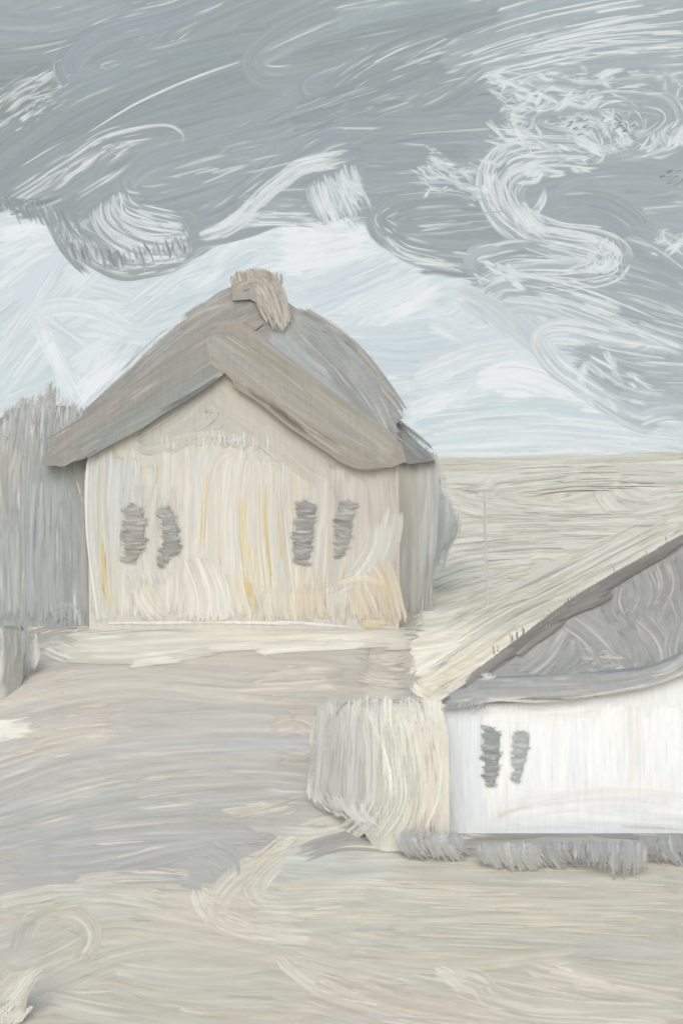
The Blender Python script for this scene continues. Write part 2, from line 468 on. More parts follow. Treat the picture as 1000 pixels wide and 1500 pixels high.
LATE = [([(400, 345), (470, 345), (550, 330)], 40, 16), ([(405, 380), (480, 368), (560, 350)], 36, 14), ([(520, 470), (580, 440), (650, 410)], 46, 16), ([(600, 560), (690, 525), (770, 508)], 44, 16),
        ([(690, 560), (760, 552), (860, 585)], 44, 18), ([(592, 606), (650, 588), (700, 570)], 30, 16), ([(50, 462), (80, 525), (126, 600)], 30, 14), ([(-10, 380), (50, 350), (95, 338)], 60, 18),
        ([(0, 540), (60, 470), (120, 400)], 60, 14), ([(90, 455), (150, 465), (205, 490)], 30, 10), ([(110, 585), (150, 545), (200, 505)], 50, 16), ([(300, 400), (350, 358), (430, 345)], 34, 14), ([(610, 640), (800, 625), (1010, 648)], 60, 20)]
# ================================================================== CLOUDS
cl = Acc(); cl.lift = np.array([14., 13, 12]); CS = sky_surf(SKY_R - 30)
DARK = [(0, 20, (166, 175, 178)), (200, 120, (156, 165, 167)), (60, 150, (151, 158, 157)), (400, 60, (159, 168, 169)), (450, 180, (158, 166, 169)),
        (300, 260, (165, 172, 176)), (150, 330, (164, 169, 169)), (600, 120, (156, 165, 167)), (620, 320, (160, 168, 171)), (850, 60, (175, 183, 186)),
        (950, 250, (168, 176, 179)), (900, 430, (168, 175, 178)), (900, 540, (176, 184, 187)), (700, 230, (165, 173, 176)), (0, 270, (155, 162, 163)),
        (560, 20, (163, 173, 175)), (960, 600, (190, 197, 200))]
DANG = [(0, 40, -12), (80, 130, -38), (220, 130, -28), (400, 80, -18), (560, 80, -25), (800, 40, -12), (950, 60, -8), (100, 220, -35), (300, 210, -22),
        (450, 200, -14), (600, 190, -4), (640, 250, 6), (620, 320, 2), (720, 340, 4), (800, 230, -20), (940, 200, -20), (900, 300, 10), (850, 420, 15),
        (930, 460, 14), (880, 540, 18), (1000, 560, 10), (150, 330, -40), (300, 300, -12), (420, 270, -30)]
dark_poly = [(-140, -60), (1140, -60), (1140, 600), (990, 590), (930, 585), (860, 545), (800, 480), (740, 430), (700, 395), (610, 372), (575, 350), (545, 310),
             (500, 300), (440, 312), (330, 322), (270, 352), (225, 380), (160, 385), (120, 355), (90, 318), (-140, 285)]
fill(cl, CS, dark_poly, DANG, DARK, 300, w=(36, 84), L=(120, 290), jit=2.6, hl=.025, hlc=(228, 231, 226), con=3.2, dk=.03, dry=.01, rag=(10, 14), ajit=6)
for xa, xb, yb_ in ((-780, -90, 300), (1090, 1800, 590)): fill(cl, CS, [(xa, -400), (xb, -400), (xb, yb_), (xa, yb_)], [(xa, -200, -20), (xb, 0, -14), (xa, 300, -8), (xb, 500, 10)], DARK, 60, w=(60, 110), L=(200, 420), jit=3, hl=.06, hlc=(238, 241, 238), con=3.5, pitch=3.4)
fill(cl, CS, [(-160, -400), (1160, -400), (1160, -40), (-160, -40)], [(0, -200, -20), (1000, -200, -10)], DARK, 50, w=(60, 110), L=(200, 420), jit=3, hl=.06, hlc=(238, 241, 238), con=3.5, pitch=3.4)
W2 = (246, 248, 245)
def ck(pts, w, c, **k):
    kw = dict(hl=.05, hlc=W2, con=3.6, dk=.04, rag=(8, 12)); kw.update(k)
    if kw['hl'] >= .2: kw.setdefault('edge', .3)
    stroke(cl, CS, pts, w, c, **kw)
G = (160, 169, 172)
ck([(-30, 40), (80, 40), (210, 0)], 70, (166, 175, 178), hl=.02)
ck([(-30, 85), (90, 72), (200, 30)], 50, (157, 166, 168), hl=.05)
ck([(-30, 120), (60, 110), (170, 70)], 36, (155, 163, 164), hl=.05)
ck([(-20, 180), (40, 140), (105, 100)], 60, (150, 157, 156), hl=.28, dry=.05)
ck([(0, 165), (30, 135), (70, 120)], 34, (152, 158, 156), hl=.45)
ck([(40, 150), (80, 140), (115, 130)], 26, (153, 159, 157), hl=.4)
ck([(-20, 225), (40, 175), (110, 140)], 30, (147, 154, 152), hl=.15)
ck([(330, -10), (250, 20), (150, 50), (102, 88), (118, 118), (180, 104), (330, 60)], 46, (161, 170, 174), hl=.03)
ck([(330, 60), (220, 75), (150, 92), (165, 100), (260, 72)], 22, (160, 168, 171), hl=.14)
ck([(-30, 265), (100, 172), (220, 118), (350, 85), (480, 62), (720, 8)], 92, (155, 165, 167), hl=.008)
ck([(60, 240), (200, 165), (360, 98), (470, 75)], 60, (156, 165, 167), hl=.006)
ck([(-30, 305), (60, 235), (170, 185), (280, 150)], 60, (156, 164, 166), hl=.012)
ck([(10, 290), (110, 225), (240, 175), (420, 130)], 46, (158, 166, 168), hl=.012)
ck([(560, -4), (450, 30), (386, 72), (372, 96), (410, 112), (560, 82), (660, 44)], 42, (161, 170, 171), hl=.05)
ck([(520, 92), (462, 112), (446, 130), (490, 144), (610, 124)], 30, (160, 168, 171), hl=.07)
ck([(370, 92), (440, 56), (540, 20)], 26, (165, 174, 175), hl=.1)
ck([(470, 150), (560, 90), (680, 46), (810, 14)], 62, (157, 166, 168), hl=.08)
ck([(430, 170), (540, 128), (660, 82)], 44, (155, 164, 166), hl=.04)
ck([(480, 30), (600, 4), (720, -12)], 40, (167, 177, 178), hl=.12)
ck([(640, 96), (760, 52), (900, 22), (1020, 8)], 56, (171, 180, 182), hl=.13)
ck([(660, 116), (790, 78), (900, 56), (1020, 48)], 44, (173, 181, 184), hl=.2)
ck([(700, 98), (810, 78), (960, 70), (1020, 64)], 26, (174, 182, 185), hl=.28)
ck([(690, 112), (800, 96), (1010, 84)], 24, (175, 183, 186), hl=.14)
ck([(720, 40), (860, 0), (1010, -20)], 50, (172, 181, 184), hl=.06)
ck([(500, 176), (620, 158), (720, 96)], 50, (157, 166, 168), hl=.02)
ck([(578, 152), (650, 120), (700, 104)], 14, (160, 168, 170), hl=.2)
ck([(480, 180), (620, 178), (740, 168)], 36, (160, 169, 172), hl=.06)
ck([(440, 172), (400, 190), (330, 205), (300, 225)], 30, (160, 168, 171), hl=.06)
ck([(8, 302), (100, 244), (160, 206), (236, 190), (264, 200), (256, 216)], 26, (160, 167, 166), hl=.26)
ck([(60, 290), (120, 240), (190, 214)], 22, (164, 170, 168), hl=.4)
ck([(110, 250), (160, 222), (215, 204)], 14, (170, 175, 172), hl=.55)
ck([(290, 216), (222, 236), (192, 258), (186, 276), (240, 276), (360, 238), (440, 214)], 44, (162, 170, 173), hl=.07)
ck([(230, 262), (320, 240), (400, 222)], 28, (163, 171, 174), hl=.16)
ck([(240, 285), (330, 262), (430, 232)], 34, (163, 171, 174), hl=.06)
ck([(50, 312), (110, 285), (165, 240), (205, 215)], 44, (160, 167, 167), hl=.1)
ck([(0, 296), (50, 300), (100, 280)], 22, (140, 147, 148), hl=.12)
ck([(100, 300), (140, 272), (180, 250)], 34, (161, 168, 169), hl=.1)
ck([(72, 300), (96, 340), (122, 372), (150, 398)], 46, (160, 166, 167), hl=.1, rag=(14, 26))
ck([(96, 330), (130, 368), (180, 392), (230, 386), (284, 362)], 44, (163, 168, 167), hl=.2, rag=(10, 16))
for px in (112, 132, 152, 172, 192, 214, 236, 256, 274):
    by = 398 - abs(px - 175) * .18
    ck([(px - 8, by - 48), (px - 4, by - 22), (px + 5, by + 2)], 20, (172, 177, 176), hl=.3, rag=(8, 12))
ck([(118, 330), (150, 350), (190, 358)], 44, (163, 169, 170), hl=.06)
ck([(150, 290), (158, 325), (190, 348), (230, 358), (286, 352)], 50, (165, 172, 174), hl=.36)
ck([(168, 282), (180, 312), (215, 334), (278, 342)], 34, (166, 173, 175), hl=.46)
ck([(174, 278), (190, 300), (230, 310), (278, 320)], 34, (164, 172, 175), hl=.22)
ck([(190, 290), (240, 296), (282, 330), (284, 350)], 24, (163, 170, 173), hl=.1)
ck([(170, 276), (176, 292), (180, 310)], 12, (220, 224, 221), hl=.4)
ck([(210, 306), (300, 282), (380, 250)], 36, (163, 170, 174), hl=.03)
ck([(284, 330), (340, 304), (400, 258), (470, 210), (520, 196)], 56, (161, 169, 173), hl=.05)
ck([(288, 350), (340, 328), (392, 280), (440, 246), (500, 226)], 22, (180, 187, 189), hl=.48)
ck([(300, 345), (350, 312), (410, 262)], 12, (226, 230, 229), hl=.5)
ck([(345, 300), (400, 294), (462, 292)], 36, (165, 172, 175), hl=.08)
ck([(330, 328), (400, 322), (470, 326)], 18, (178, 184, 185), hl=.42)
ck([(370, 314), (420, 310), (466, 312)], 16, (172, 179, 180), hl=.24)
ck([(410, 262), (450, 240), (520, 226)], 26, (198, 204, 206), hl=.5)
ck([(458, 262), (470, 300), (492, 338)], 34, (190, 198, 200), hl=.36)
ck([(478, 250), (498, 290), (520, 332)], 40, (196, 205, 208), hl=.34)
ck([(506, 236), (520, 280), (538, 314)], 30, (205, 213, 217), hl=.3)
ck([(450, 330), (490, 336), (530, 330)], 12, (226, 231, 232), hl=.4)
ck([(515, 218), (600, 200), (720, 192)], 46, (160, 168, 171), hl=.05)
ck([(700, 236), (600, 228), (530, 230), (516, 222)], 40, (161, 169, 172), hl=.03)
ck([(520, 258), (620, 254), (700, 268), (770, 300)], 46, (160, 168, 171), hl=.04)
ck([(545, 285), (640, 272), (730, 280)], 30, (163, 171, 174), hl=.04)
ck([(760, 284), (650, 286), (580, 298), (558, 322), (590, 346), (700, 342), (770, 346)], 48, (160, 168, 170), hl=.09)
ck([(600, 318), (690, 312), (760, 322)], 44, (158, 166, 168), hl=.1)
ck([(580, 352), (660, 368), (750, 360)], 34, (165, 172, 174), hl=.16)
ck([(560, 346), (600, 378), (690, 396)], 18, (178, 186, 189), hl=.2)
for q in range(26):
    x = RNG.uniform(606, 720); y = 228 + (x - 606) * .35 + RNG.uniform(-14, 34)
    ck([(x, y), (x + 18, y + RNG.uniform(-2, 12)), (x + RNG.uniform(30, 60), y + RNG.uniform(-4, 14))], RNG.uniform(6, 13), (180, 186, 187), hl=.5, dry=.25)
zones = [(700, 100, 990, 120, 30, 5), (720, 120, 960, 150, 34, -12), (730, 150, 900, 190, 34, 10), (840, 150, 990, 210, 18, -50), (710, 190, 960, 225, 26, 8)]
for x0, y0, x1, y1, n, an in zones:
    for q in range(n):
        x = RNG.uniform(x0, x1); y = RNG.uniform(y0, y1); a = math.radians(an + RNG.normal(0, 22)); l = RNG.uniform(18, 55)
        bx, by = math.cos(a) * l, math.sin(a) * l
        ck([(x, y), (x + bx * .5 + RNG.normal(0, 3), y + by * .5 + RNG.normal(0, 5)), (x + bx, y + by)], RNG.uniform(7, 22), (174, 181, 183), hl=.42, dry=.2)
ck([(980, 120), (880, 130), (780, 120), (712, 112)], 30, (172, 179, 181), hl=.2)
ck([(900, 156), (820, 150), (760, 168), (790, 195), (860, 205)], 34, (166, 174, 177), hl=.2)
ck([(830, 150), (900, 140), (970, 150), (985, 180), (950, 210), (880, 230)], 44, (168, 176, 178), hl=.22)
ck([(885, 168), (905, 175), (925, 200)], 22, (150, 156, 157), hl=.04, dk=.3, dry=.45)
ck([(840, 180), (862, 190)], 16, (150, 156, 157), hl=.1, dk=.3, dry=.4)
ck([(960, 262), (985, 258), (1004, 262)], 16, (150, 156, 157), hl=.04, dk=.3, dry=.5)
ck([(980, 215), (1000, 195), (1020, 170)], 30, (190, 196, 196), hl=.5, dry=.1)
ck([(1010, 270), (920, 262), (850, 268)], 66, (166, 174, 177), hl=.04)
ck([(870, 305), (940, 300), (1010, 296)], 50, (168, 176, 178), hl=.1)
ck([(820, 300), (880, 300), (930, 330), (925, 360)], 60, (164, 172, 175), hl=.06)

def scratch(path, w, n, c=W2, span=(.15, .6), th=(2.2, 4.2), acc=cl, sf=CS, e=None):
    """thin ridges of light paint left by single bristles along one sweep"""
    o, s_ = catmull(path, 0)
    for q in range(n):
        ln_ = RNG.uniform(*span); s0 = RNG.uniform(0, 1 - ln_); off = RNG.uniform(-w / 2, w / 2)
        t = np.linspace(s0, s0 + ln_, 6) * s_[-1]
        x = np.interp(t, s_, o[:, 0]); y = np.interp(t, s_, o[:, 1])
        dx = np.gradient(x); dy = np.gradient(y); l = np.hypot(dx, dy) + 1e-6
        p = np.stack([x - dy / l * off, y + dx / l * off], 1)
        stroke(acc, sf, p, RNG.uniform(*th), np.array(c, float) - acc.lift - RNG.uniform(0, 16), hl=0, dk=0, con=3, rag=(3, 5), pitch=1.3, fade=(10, 16), soft=.5, op=.95, rnd=(.2, .2), e=e)
# the long serpentine sweep
ck([(870, 222), (790, 222), (734, 240), (722, 276), (750, 322), (810, 350), (880, 360), (905, 378), (870, 398), (790, 390)], 54, (168, 175, 178), hl=.32)
ck([(790, 250), (756, 262), (748, 290), (776, 326), (840, 346)], 40, (172, 179, 181), hl=.46)
ck([(826, 216), (770, 214), (736, 226), (716, 246)], 30, (172, 180, 181), hl=.36)
ck([(724, 250), (716, 280), (738, 318), (780, 344)], 22, (176, 183, 185), hl=.36)
ck([(752, 300), (782, 330), (810, 346)], 18, (222, 227, 226), hl=.5, dry=.1)
ck([(800, 270), (790, 300), (770, 322)], 14, (218, 223, 222), hl=.5, dry=.2)
ck([(858, 240), (880, 222), (868, 210)], 20, (180, 186, 187), hl=.42)
ck([(760, 352), (820, 356), (880, 372), (895, 392), (830, 402), (750, 402), (712, 416), (700, 426)], 46, (176, 184, 186), hl=.36)
ck([(690, 378), (760, 362), (830, 370)], 34, (168, 175, 177), hl=.16)
ck([(900, 360), (870, 385), (840, 396), (820, 404)], 34, (176, 183, 185), hl=.4, dry=.1)
ck([(704, 398), (690, 382), (700, 368), (740, 360)], 26, (182, 190, 193), hl=.2)
ck([(715, 432), (740, 418), (800, 424), (870, 444), (960, 480), (1020, 500)], 44, (182, 190, 192), hl=.34)
ck([(730, 445), (800, 452), (880, 480), (1010, 520)], 26, (196, 203, 206), hl=.34)
ck([(750, 420), (830, 412), (930, 436), (1020, 470)], 40, (172, 180, 183), hl=.12)
ck([(870, 396), (940, 412), (1020, 440)], 66, (167, 175, 178), hl=.06)
ck([(910, 340), (960, 355), (1020, 400)], 40, (169, 177, 180), hl=.08)
ck([(955, 330), (978, 352), (1010, 378)], 20, (182, 188, 190), hl=.32)
ck([(965, 380), (990, 360), (1016, 345)], 16, (226, 230, 229), hl=.4, dry=.15)
ck([(900, 452), (960, 470), (1020, 490)], 40, (168, 176, 179), hl=.06)
ck([(985, 512), (910, 502), (830, 484), (792, 494), (806, 530), (860, 570), (920, 608), (970, 622)], 34, (190, 198, 201), hl=.36)
ck([(955, 506), (930, 520), (870, 514), (810, 510)], 30, (186, 194, 196), hl=.36)
ck([(830, 516), (900, 530), (1020, 540)], 44, (174, 182, 185), hl=.1)
ck([(870, 530), (930, 560), (1020, 566)], 46, (173, 181, 184), hl=.1)
ck([(900, 570), (960, 590), (1020, 592)], 34, (182, 190, 193), hl=.12)
ck([(800, 510), (830, 545), (880, 580), (930, 600)], 26, (196, 203, 206), hl=.4, dry=.05)
ck([(870, 525), (850, 550), (855, 580)], 18, (214, 220, 222), hl=.4, dry=.15)
ck([(930, 615), (970, 606), (1020, 604)], 26, (196, 204, 207), hl=.2, dry=.1)
S1 = [(870, 222), (790, 222), (734, 240), (722, 276), (750, 322), (810, 350), (880, 360), (905, 378), (870, 398), (790, 390)]
scratch(S1, 54, 44, span=(.06, .22)); scratch([(826, 216), (770, 214), (736, 226), (724, 256), (738, 310), (780, 344)], 46, 22, span=(.12, .4)); scratch([(752, 290), (780, 330), (816, 350)], 22, 16, span=(.3, .7))
scratch([(760, 352), (820, 356), (880, 372), (895, 392), (830, 402), (750, 402), (712, 416), (700, 426)], 48, 28, span=(.1, .35))
scratch([(715, 432), (740, 418), (800, 424), (870, 444), (960, 480), (1020, 500)], 42, 34, span=(.12, .4))
scratch([(985, 512), (910, 502), (830, 484), (792, 494), (806, 530), (860, 570), (920, 608), (970, 622)], 36, 36, span=(.1, .35))
scratch([(150, 290), (158, 325), (190, 348), (230, 358), (286, 352)], 56, 40, span=(.2, .6)); scratch([(174, 280), (190, 305), (230, 318), (282, 328)], 44, 22, span=(.2, .6))
scratch([(120, 350), (150, 385), (200, 394), (280, 372)], 30, 22, span=(.08, .25))
scratch([(288, 350), (340, 328), (392, 280), (440, 246), (500, 226)], 24, 24, span=(.2, .6)); scratch([(330, 326), (400, 320), (470, 324)], 20, 14)
scratch([(462, 256), (476, 300), (496, 336)], 36, 16, span=(.3, .8)); scratch([(500, 240), (520, 290), (536, 326)], 34, 14, span=(.3, .8))
scratch([(640, 96), (760, 52), (900, 22), (1020, 8)], 54, 20); scratch([(660, 116), (790, 78), (900, 56), (1020, 48)], 50, 30, span=(.1, .4))
scratch([(700, 98), (810, 78), (960, 70), (1020, 64)], 30, 16, span=(.1, .4)); scratch([(720, 120), (830, 130), (985, 118)], 50, 34, span=(.06, .2)); scratch([(750, 175), (850, 160), (960, 200)], 70, 20, span=(.06, .16))
scratch([(880, 150), (930, 180), (890, 225), (830, 225)], 50, 16, span=(.1, .25)); scratch([(700, 190), (760, 205), (860, 212)], 40, 26, span=(.08, .3))
scratch([(600, 225), (660, 262), (730, 290)], 50, 34, span=(.08, .22)); scratch([(560, 346), (600, 372), (700, 384)], 30, 14, span=(.15, .5)); scratch([(580, 300), (556, 322), (590, 346)], 20, 10, span=(.2, .5))
scratch([(0, 175), (50, 140), (110, 110)], 66, 26, span=(.1, .3)); scratch([(10, 300), (100, 244), (160, 206), (236, 190)], 34, 24, span=(.08, .3)); scratch([(400, 255), (450, 240), (520, 226)], 26, 16, span=(.2, .6))
scratch([(240, 262), (330, 240), (430, 214)], 50, 12, c=(222, 226, 224), span=(.15, .5)); scratch([(480, 150), (560, 90), (690, 46)], 60, 14, c=(216, 221, 220), span=(.08, .25)); scratch([(770, 300), (650, 310), (590, 320)], 60, 14, c=(212, 217, 217), span=(.2, .5))
scratch([(960, 215), (990, 195), (1010, 175)], 34, 12, span=(.2, .6)); scratch([(900, 330), (960, 352), (1010, 385)], 40, 10, span=(.1, .35)); scratch([(870, 410), (940, 425), (1010, 450)], 50, 10, c=(214, 219, 220)); scratch([(880, 540), (940, 556), (1010, 560)], 70, 26, c=(224, 229, 229), span=(.1, .5)); scratch([(850, 450), (930, 470), (1010, 490)], 60, 22, c=(222, 227, 228), span=(.1, .4)); scratch([(620, 120), (500, 160), (420, 190)], 60, 14, c=(206, 212, 213), span=(.1, .35)); scratch([(540, 270), (640, 262), (730, 276)], 50, 14, c=(214, 219, 220)); scratch([(60, 40), (140, 20), (260, -10)], 60, 14, c=(212, 217, 217), span=(.08, .25))
# thick ridges of white, laid last and dragged dry
for x0, y0, x1, y1, n_, an, ll in ((715, 105, 900, 150, 26, 8, 44), (740, 140, 900, 185, 30, -22, 40), (720, 185, 900, 222, 22, 20, 46), (870, 185, 960, 228, 16, 70, 30), (770, 230, 860, 262, 12, -18, 44), (955, 190, 1010, 215, 8, 80, 24),
                                   (612, 228, 720, 285, 22, 12, 34), (756, 285, 800, 335, 10, 55, 44), (860, 350, 905, 395, 14, -60, 30), (700, 385, 780, 420, 16, 24, 40), (450, 262, 530, 330, 14, 62, 44), (850, 520, 950, 600, 14, 35, 40), (960, 340, 1010, 380, 8, -30, 26)):
    for q in range(n_):
        x = RNG.uniform(x0, x1); y = RNG.uniform(y0, y1); a = math.radians(an + RNG.normal(0, 20)); l = ll * RNG.uniform(.5, 1.3) / 2; bd = RNG.normal(0, 5)
        ck([(x - math.cos(a) * l, y - math.sin(a) * l), (x + bd, y + bd), (x + math.cos(a) * l, y + math.sin(a) * l)], RNG.uniform(4, 13), np.array((226, 231, 230)) - cl.lift + RNG.normal(0, 8), hl=.3, dry=.22, rag=(4, 8), fade=(8, 14), soft=.5, pitch=1.5, con=9, hlk=30, knot=30)
for x, y in ((905, 185), (915, 195), (850, 188), (975, 260), (985, 268), (838, 192)):
    for q in range(5):
        xx = x + RNG.normal(0, 9); yy_ = y + RNG.normal(0, 6)
        ck([(xx, yy_), (xx + 6, yy_ - 2), (xx + 13, yy_ - 5)], 4, (128, 135, 137), hl=0, dry=.3, rag=(1, 2), fade=(3, 4), pitch=1.5)
# long bright scratches
for p in ([(125, 197), (200, 152), (290, 112), (360, 87)], [(28, 246), (70, 220), (108, 198)], [(130, 40), (165, 22), (180, 14)], [(60, 78), (110, 60)],
          [(255, 62), (292, 34)], [(240, 62), (262, 56)], [(590, 92), (640, 62), (662, 52)], [(540, 95), (600, 66)]):
    ck(p, 3.4, (222, 226, 221), hl=.3, rag=(4, 6), pitch=1.1, soft=.5)
for px in np.arange(92, 286, 7):
    by = 402 - abs(px - 178) * .2 - (12 if px < 110 else 0)
    ck([(px - 12 + RNG.normal(0, 3), by - 42), (px - 4, by - 18), (px + 4 + RNG.normal(0, 3), by + RNG.uniform(-8, 6))], 9, np.array((150, 156, 156)) + RNG.normal(0, 8), hl=.12, rag=(3, 8), fade=(14, 16), soft=.4)
for x in np.arange(-10, 110, 8):
    ck([(x, 280 + max(0, x) * .2), (x + 8, 300 + max(0, x) * .2), (x + 20, 318 + max(0, x) * .35 + RNG.uniform(-8, 8))], 9, np.array((152, 159, 160)) + RNG.normal(0, 6), hl=.08, rag=(3, 6), fade=(14, 14), soft=.4)

for p_, w_ in (([(400, 352), (470, 346), (550, 328)], 44), ([(410, 386), (480, 372), (560, 352)], 38), ([(690, 562), (760, 550), (830, 556)], 34), ([(730, 578), (810, 574), (890, 594)], 24), ([(596, 606), (650, 590), (700, 570)], 22), ([(560, 470), (610, 440), (660, 415)], 30), ([(-10, 350), (40, 336), (90, 336)], 26), ([(105, 590), (140, 555), (190, 510)], 34), ([(60, 470), (90, 540), (124, 596)], 18)):
    stroke(sky, SS, p_, w_, (246, 248, 247), con=6, hl=.3, hlc=(254, 254, 253), dry=.1, fade=(20, 40), soft=.35)
for p_, w_, n_ in LATE: scratch(p_, w_, n_, c=(252, 253, 252), span=(.15, .5), th=(3, 7), acc=sky, sf=SS)
# ================================================================== GROUND
def gst(acc, pts, w, c, **k):
    kw = dict(hl=.1, con=5.5, dk=.025, e=GROUND_E, hlc=(228, 225, 212)); kw.update(k)
    stroke(acc, ground, pts, w, c, **kw)
# one big sheet under everything
gr = Acc(); gr.lift = np.array([9., 9, 7])
qr = np.concatenate([np.linspace(662.6, 720, 140), np.linspace(720.5, 1795, 420)])
pc = np.concatenate([[-6000, -3000, -1400, -700], np.linspace(-300, 1400, 86), [1800, 2500, 4000, 7000]])
QX, QY = np.meshgrid(pc, qr)
GV = ground_at(QX, QY, np.full(QX.shape, -.004))
far = []
for yy_, dz in ((900, -90), (560, -30), (400, -6)):
    r_ = GV[0].copy(); r_[:, 0] *= yy_ / r_[:, 1]; r_[:, 1] = yy_; r_[:, 2] += dz; far.append(r_)
near = []
for yy_, dz in ((8, -4), (-60, -9)):
    r_ = GV[-1].copy(); r_[:, 1] = yy_; r_[:, 2] += dz; near.append(r_)
GV = np.concatenate([np.array(far), GV, np.array(near)]); GX = GV[..., 0]
gi = np.arange(GX.size).reshape(GX.shape)
gf = np.stack([gi[:-1, :-1], gi[:-1, 1:], gi[1:, 1:], gi[1:, :-1]], -1).reshape(-1, 4)
gr.add(GV, gf, np.broadcast_to(np.append(lin((202, 199, 187)) / GROUND_E, .5), GV.shape[:2] + (4,)))
# foreground meadow
FG = [(0, 1320, (190, 190, 181)), (200, 1400, (194, 192, 181)), (400, 1260, (192, 193, 186)), (450, 1380, (197, 194, 181)), (700, 1300, (190, 188, 177)),
      (900, 1300, (188, 186, 176)), (700, 1400, (192, 190, 178)), (950, 1400, (189, 187, 178)), (600, 1480, (198, 191, 180)), (900, 1480, (194, 189, 178)),
      (100, 1480, (193, 190, 179)), (340, 1330, (200, 195, 182)), (500, 1260, (188, 190, 184))]
FA = [(0, 1310, -14), (150, 1290, -4), (300, 1330, 8), (100, 1400, -30), (450, 1300, 2), (700, 1300, 1), (950, 1300, 0), (700, 1380, 4), (950, 1390, 6), (550, 1450, 14),
      (800, 1470, 12), (300, 1460, 6), (150, 1470, 0), (980, 1500, 8)]
fg_poly = [(-160, 1300), (150, 1290), (290, 1300), (380, 1250), (470, 1215), (560, 1235), (700, 1225), (1160, 1225), (1160, 1580), (-160, 1580)]
fill(gr, ground, fg_poly, FA, FG, 150, w=(26, 60), L=(220, 440), jit=2, hl=.05, hlc=(224, 219, 204), con=4, e=GROUND_E, dk=.02, dry=.02, rag=(14, 18), ajit=2, knot=200, hlk=170,
     extra=[(.02, (180, 188, 188)), (.02, (208, 190, 172))])
g1 = lambda *a, **k: gst(gr, *a, **k)
g1([(530, 1200), (450, 1216), (386, 1262), (372, 1300), (400, 1320), (520, 1316)], 36, (203, 203, 192), hl=.26)
g1([(480, 1235), (410, 1262), (380, 1300), (400, 1318)], 30, (197, 199, 190), hl=.2)
g1([(420, 1240), (350, 1280), (318, 1322), (330, 1352), (420, 1350)], 40, (200, 197, 184), hl=.24)
g1([(380, 1262), (330, 1310), (322, 1340), (370, 1366), (470, 1372)], 26, (206, 202, 189), hl=.26)
g1([(288, 1296), (300, 1330), (340, 1360), (430, 1375)], 30, (203, 199, 186), hl=.34, dry=.15)
g1([(290, 1300), (310, 1312), (330, 1320)], 22, (212, 208, 196), hl=.5, dry=.3)
g1([(400, 1262), (520, 1268), (660, 1262)], 46, (190, 193, 187), hl=.07)
g1([(390, 1310), (540, 1304), (720, 1320)], 40, (198, 196, 184), hl=.08)
g1([(420, 1340), (600, 1336), (760, 1340)], 36, (196, 193, 180), hl=.12)
g1([(560, 1280), (760, 1290), (1010, 1300)], 44, (189, 187, 177), hl=.07)
g1([(520, 1310), (640, 1322), (840, 1322), (1010, 1318)], 30, (190, 188, 178), hl=.12)
g1([(560, 1350), (760, 1346), (1010, 1356)], 36, (191, 189, 179), hl=.1)
g1([(600, 1370), (800, 1380), (1010, 1400)], 40, (190, 189, 180), hl=.07)
g1([(500, 1400), (660, 1410), (860, 1395)], 34, (194, 190, 176), hl=.1, extra=[(.05, (212, 210, 180))])
g1([(650, 1428), (700, 1440), (720, 1462), (800, 1480), (1010, 1490)], 44, (199, 195, 182), hl=.26)
g1([(630, 1420), (660, 1432), (690, 1460)], 26, (208, 206, 196), hl=.5, dry=.2)
g1([(760, 1420), (860, 1440), (1010, 1462)], 34, (198, 192, 179), hl=.26)
g1([(800, 1416), (850, 1428), (900, 1440)], 14, (220, 214, 198), hl=.5, dry=.2)
g1([(405, 1396), (430, 1420), (480, 1450), (560, 1468)], 26, (206, 201, 187), hl=.4, dry=.1)
g1([(420, 1402), (500, 1424), (600, 1450)], 40, (201, 197, 184), hl=.2)
g1([(460, 1430), (560, 1470), (720, 1500)], 40, (200, 191, 179), hl=.16)
g1([(440, 1455), (560, 1490), (700, 1508)], 30, (198, 191, 182), hl=.16, extra=[(.06, (204, 206, 214))])
g1([(250, 1470), (330, 1478), (480, 1484)], 26, (195, 190, 178), hl=.1)
g1([(160, 1420), (300, 1440), (420, 1430)], 50, (194, 192, 182), hl=.06)
g1([(150, 1440), (260, 1460), (430, 1462)], 34, (193, 190, 180), hl=.08, extra=[(.04, (206, 196, 166))])
g1([(78, 1456), (120, 1453), (176, 1451)], 7, (216, 210, 196), hl=.4)
g1([(40, 1380), (60, 1346), (110, 1338), (135, 1370), (110, 1420)], 34, (190, 186, 176), hl=.16)
g1([(20, 1400), (40, 1350), (80, 1330)], 24, (184, 182, 174), hl=.16)
g1([(-10, 1320), (80, 1306), (180, 1304), (250, 1320)], 26, (199, 199, 190), hl=.24)
g1([(70, 1324), (160, 1312), (260, 1330)], 24, (194, 194, 185), hl=.22)
g1([(-10, 1348), (30, 1345), (60, 1340)], 16, (196, 190, 180), hl=.2)
g1([(60, 1460), (150, 1480), (300, 1500)], 40, (195, 193, 182), hl=.03)
g1([(-20, 1400), (10, 1440), (20, 1470)], 40, (191, 187, 176), hl=.12)
g1([(140, 1300), (200, 1298), (290, 1296)], 10, (196, 188, 176), hl=.05)
GS = lambda p, w, n, c=(230, 225, 210), **k: scratch(p, w, int(n * .6), c=c, acc=gr, sf=ground, e=GROUND_E, **{**dict(span=(.08, .35), th=(2.4, 4.2)), **k})
GS([(650, 1430), (760, 1460), (1010, 1486)], 60, 40); GS([(760, 1420), (860, 1438), (1010, 1460)], 30, 24); GS([(420, 1404), (480, 1440), (600, 1462)], 40, 26); GS([(500, 1440), (620, 1480), (760, 1500)], 50, 26)
GS([(480, 1320), (760, 1330), (1010, 1332)], 60, 40, c=(224, 218, 200)); GS([(520, 1370), (760, 1380), (1010, 1394)], 50, 24, c=(222, 215, 198)); GS([(400, 1280), (640, 1286), (1000, 1290)], 50, 16, c=(220, 214, 197))
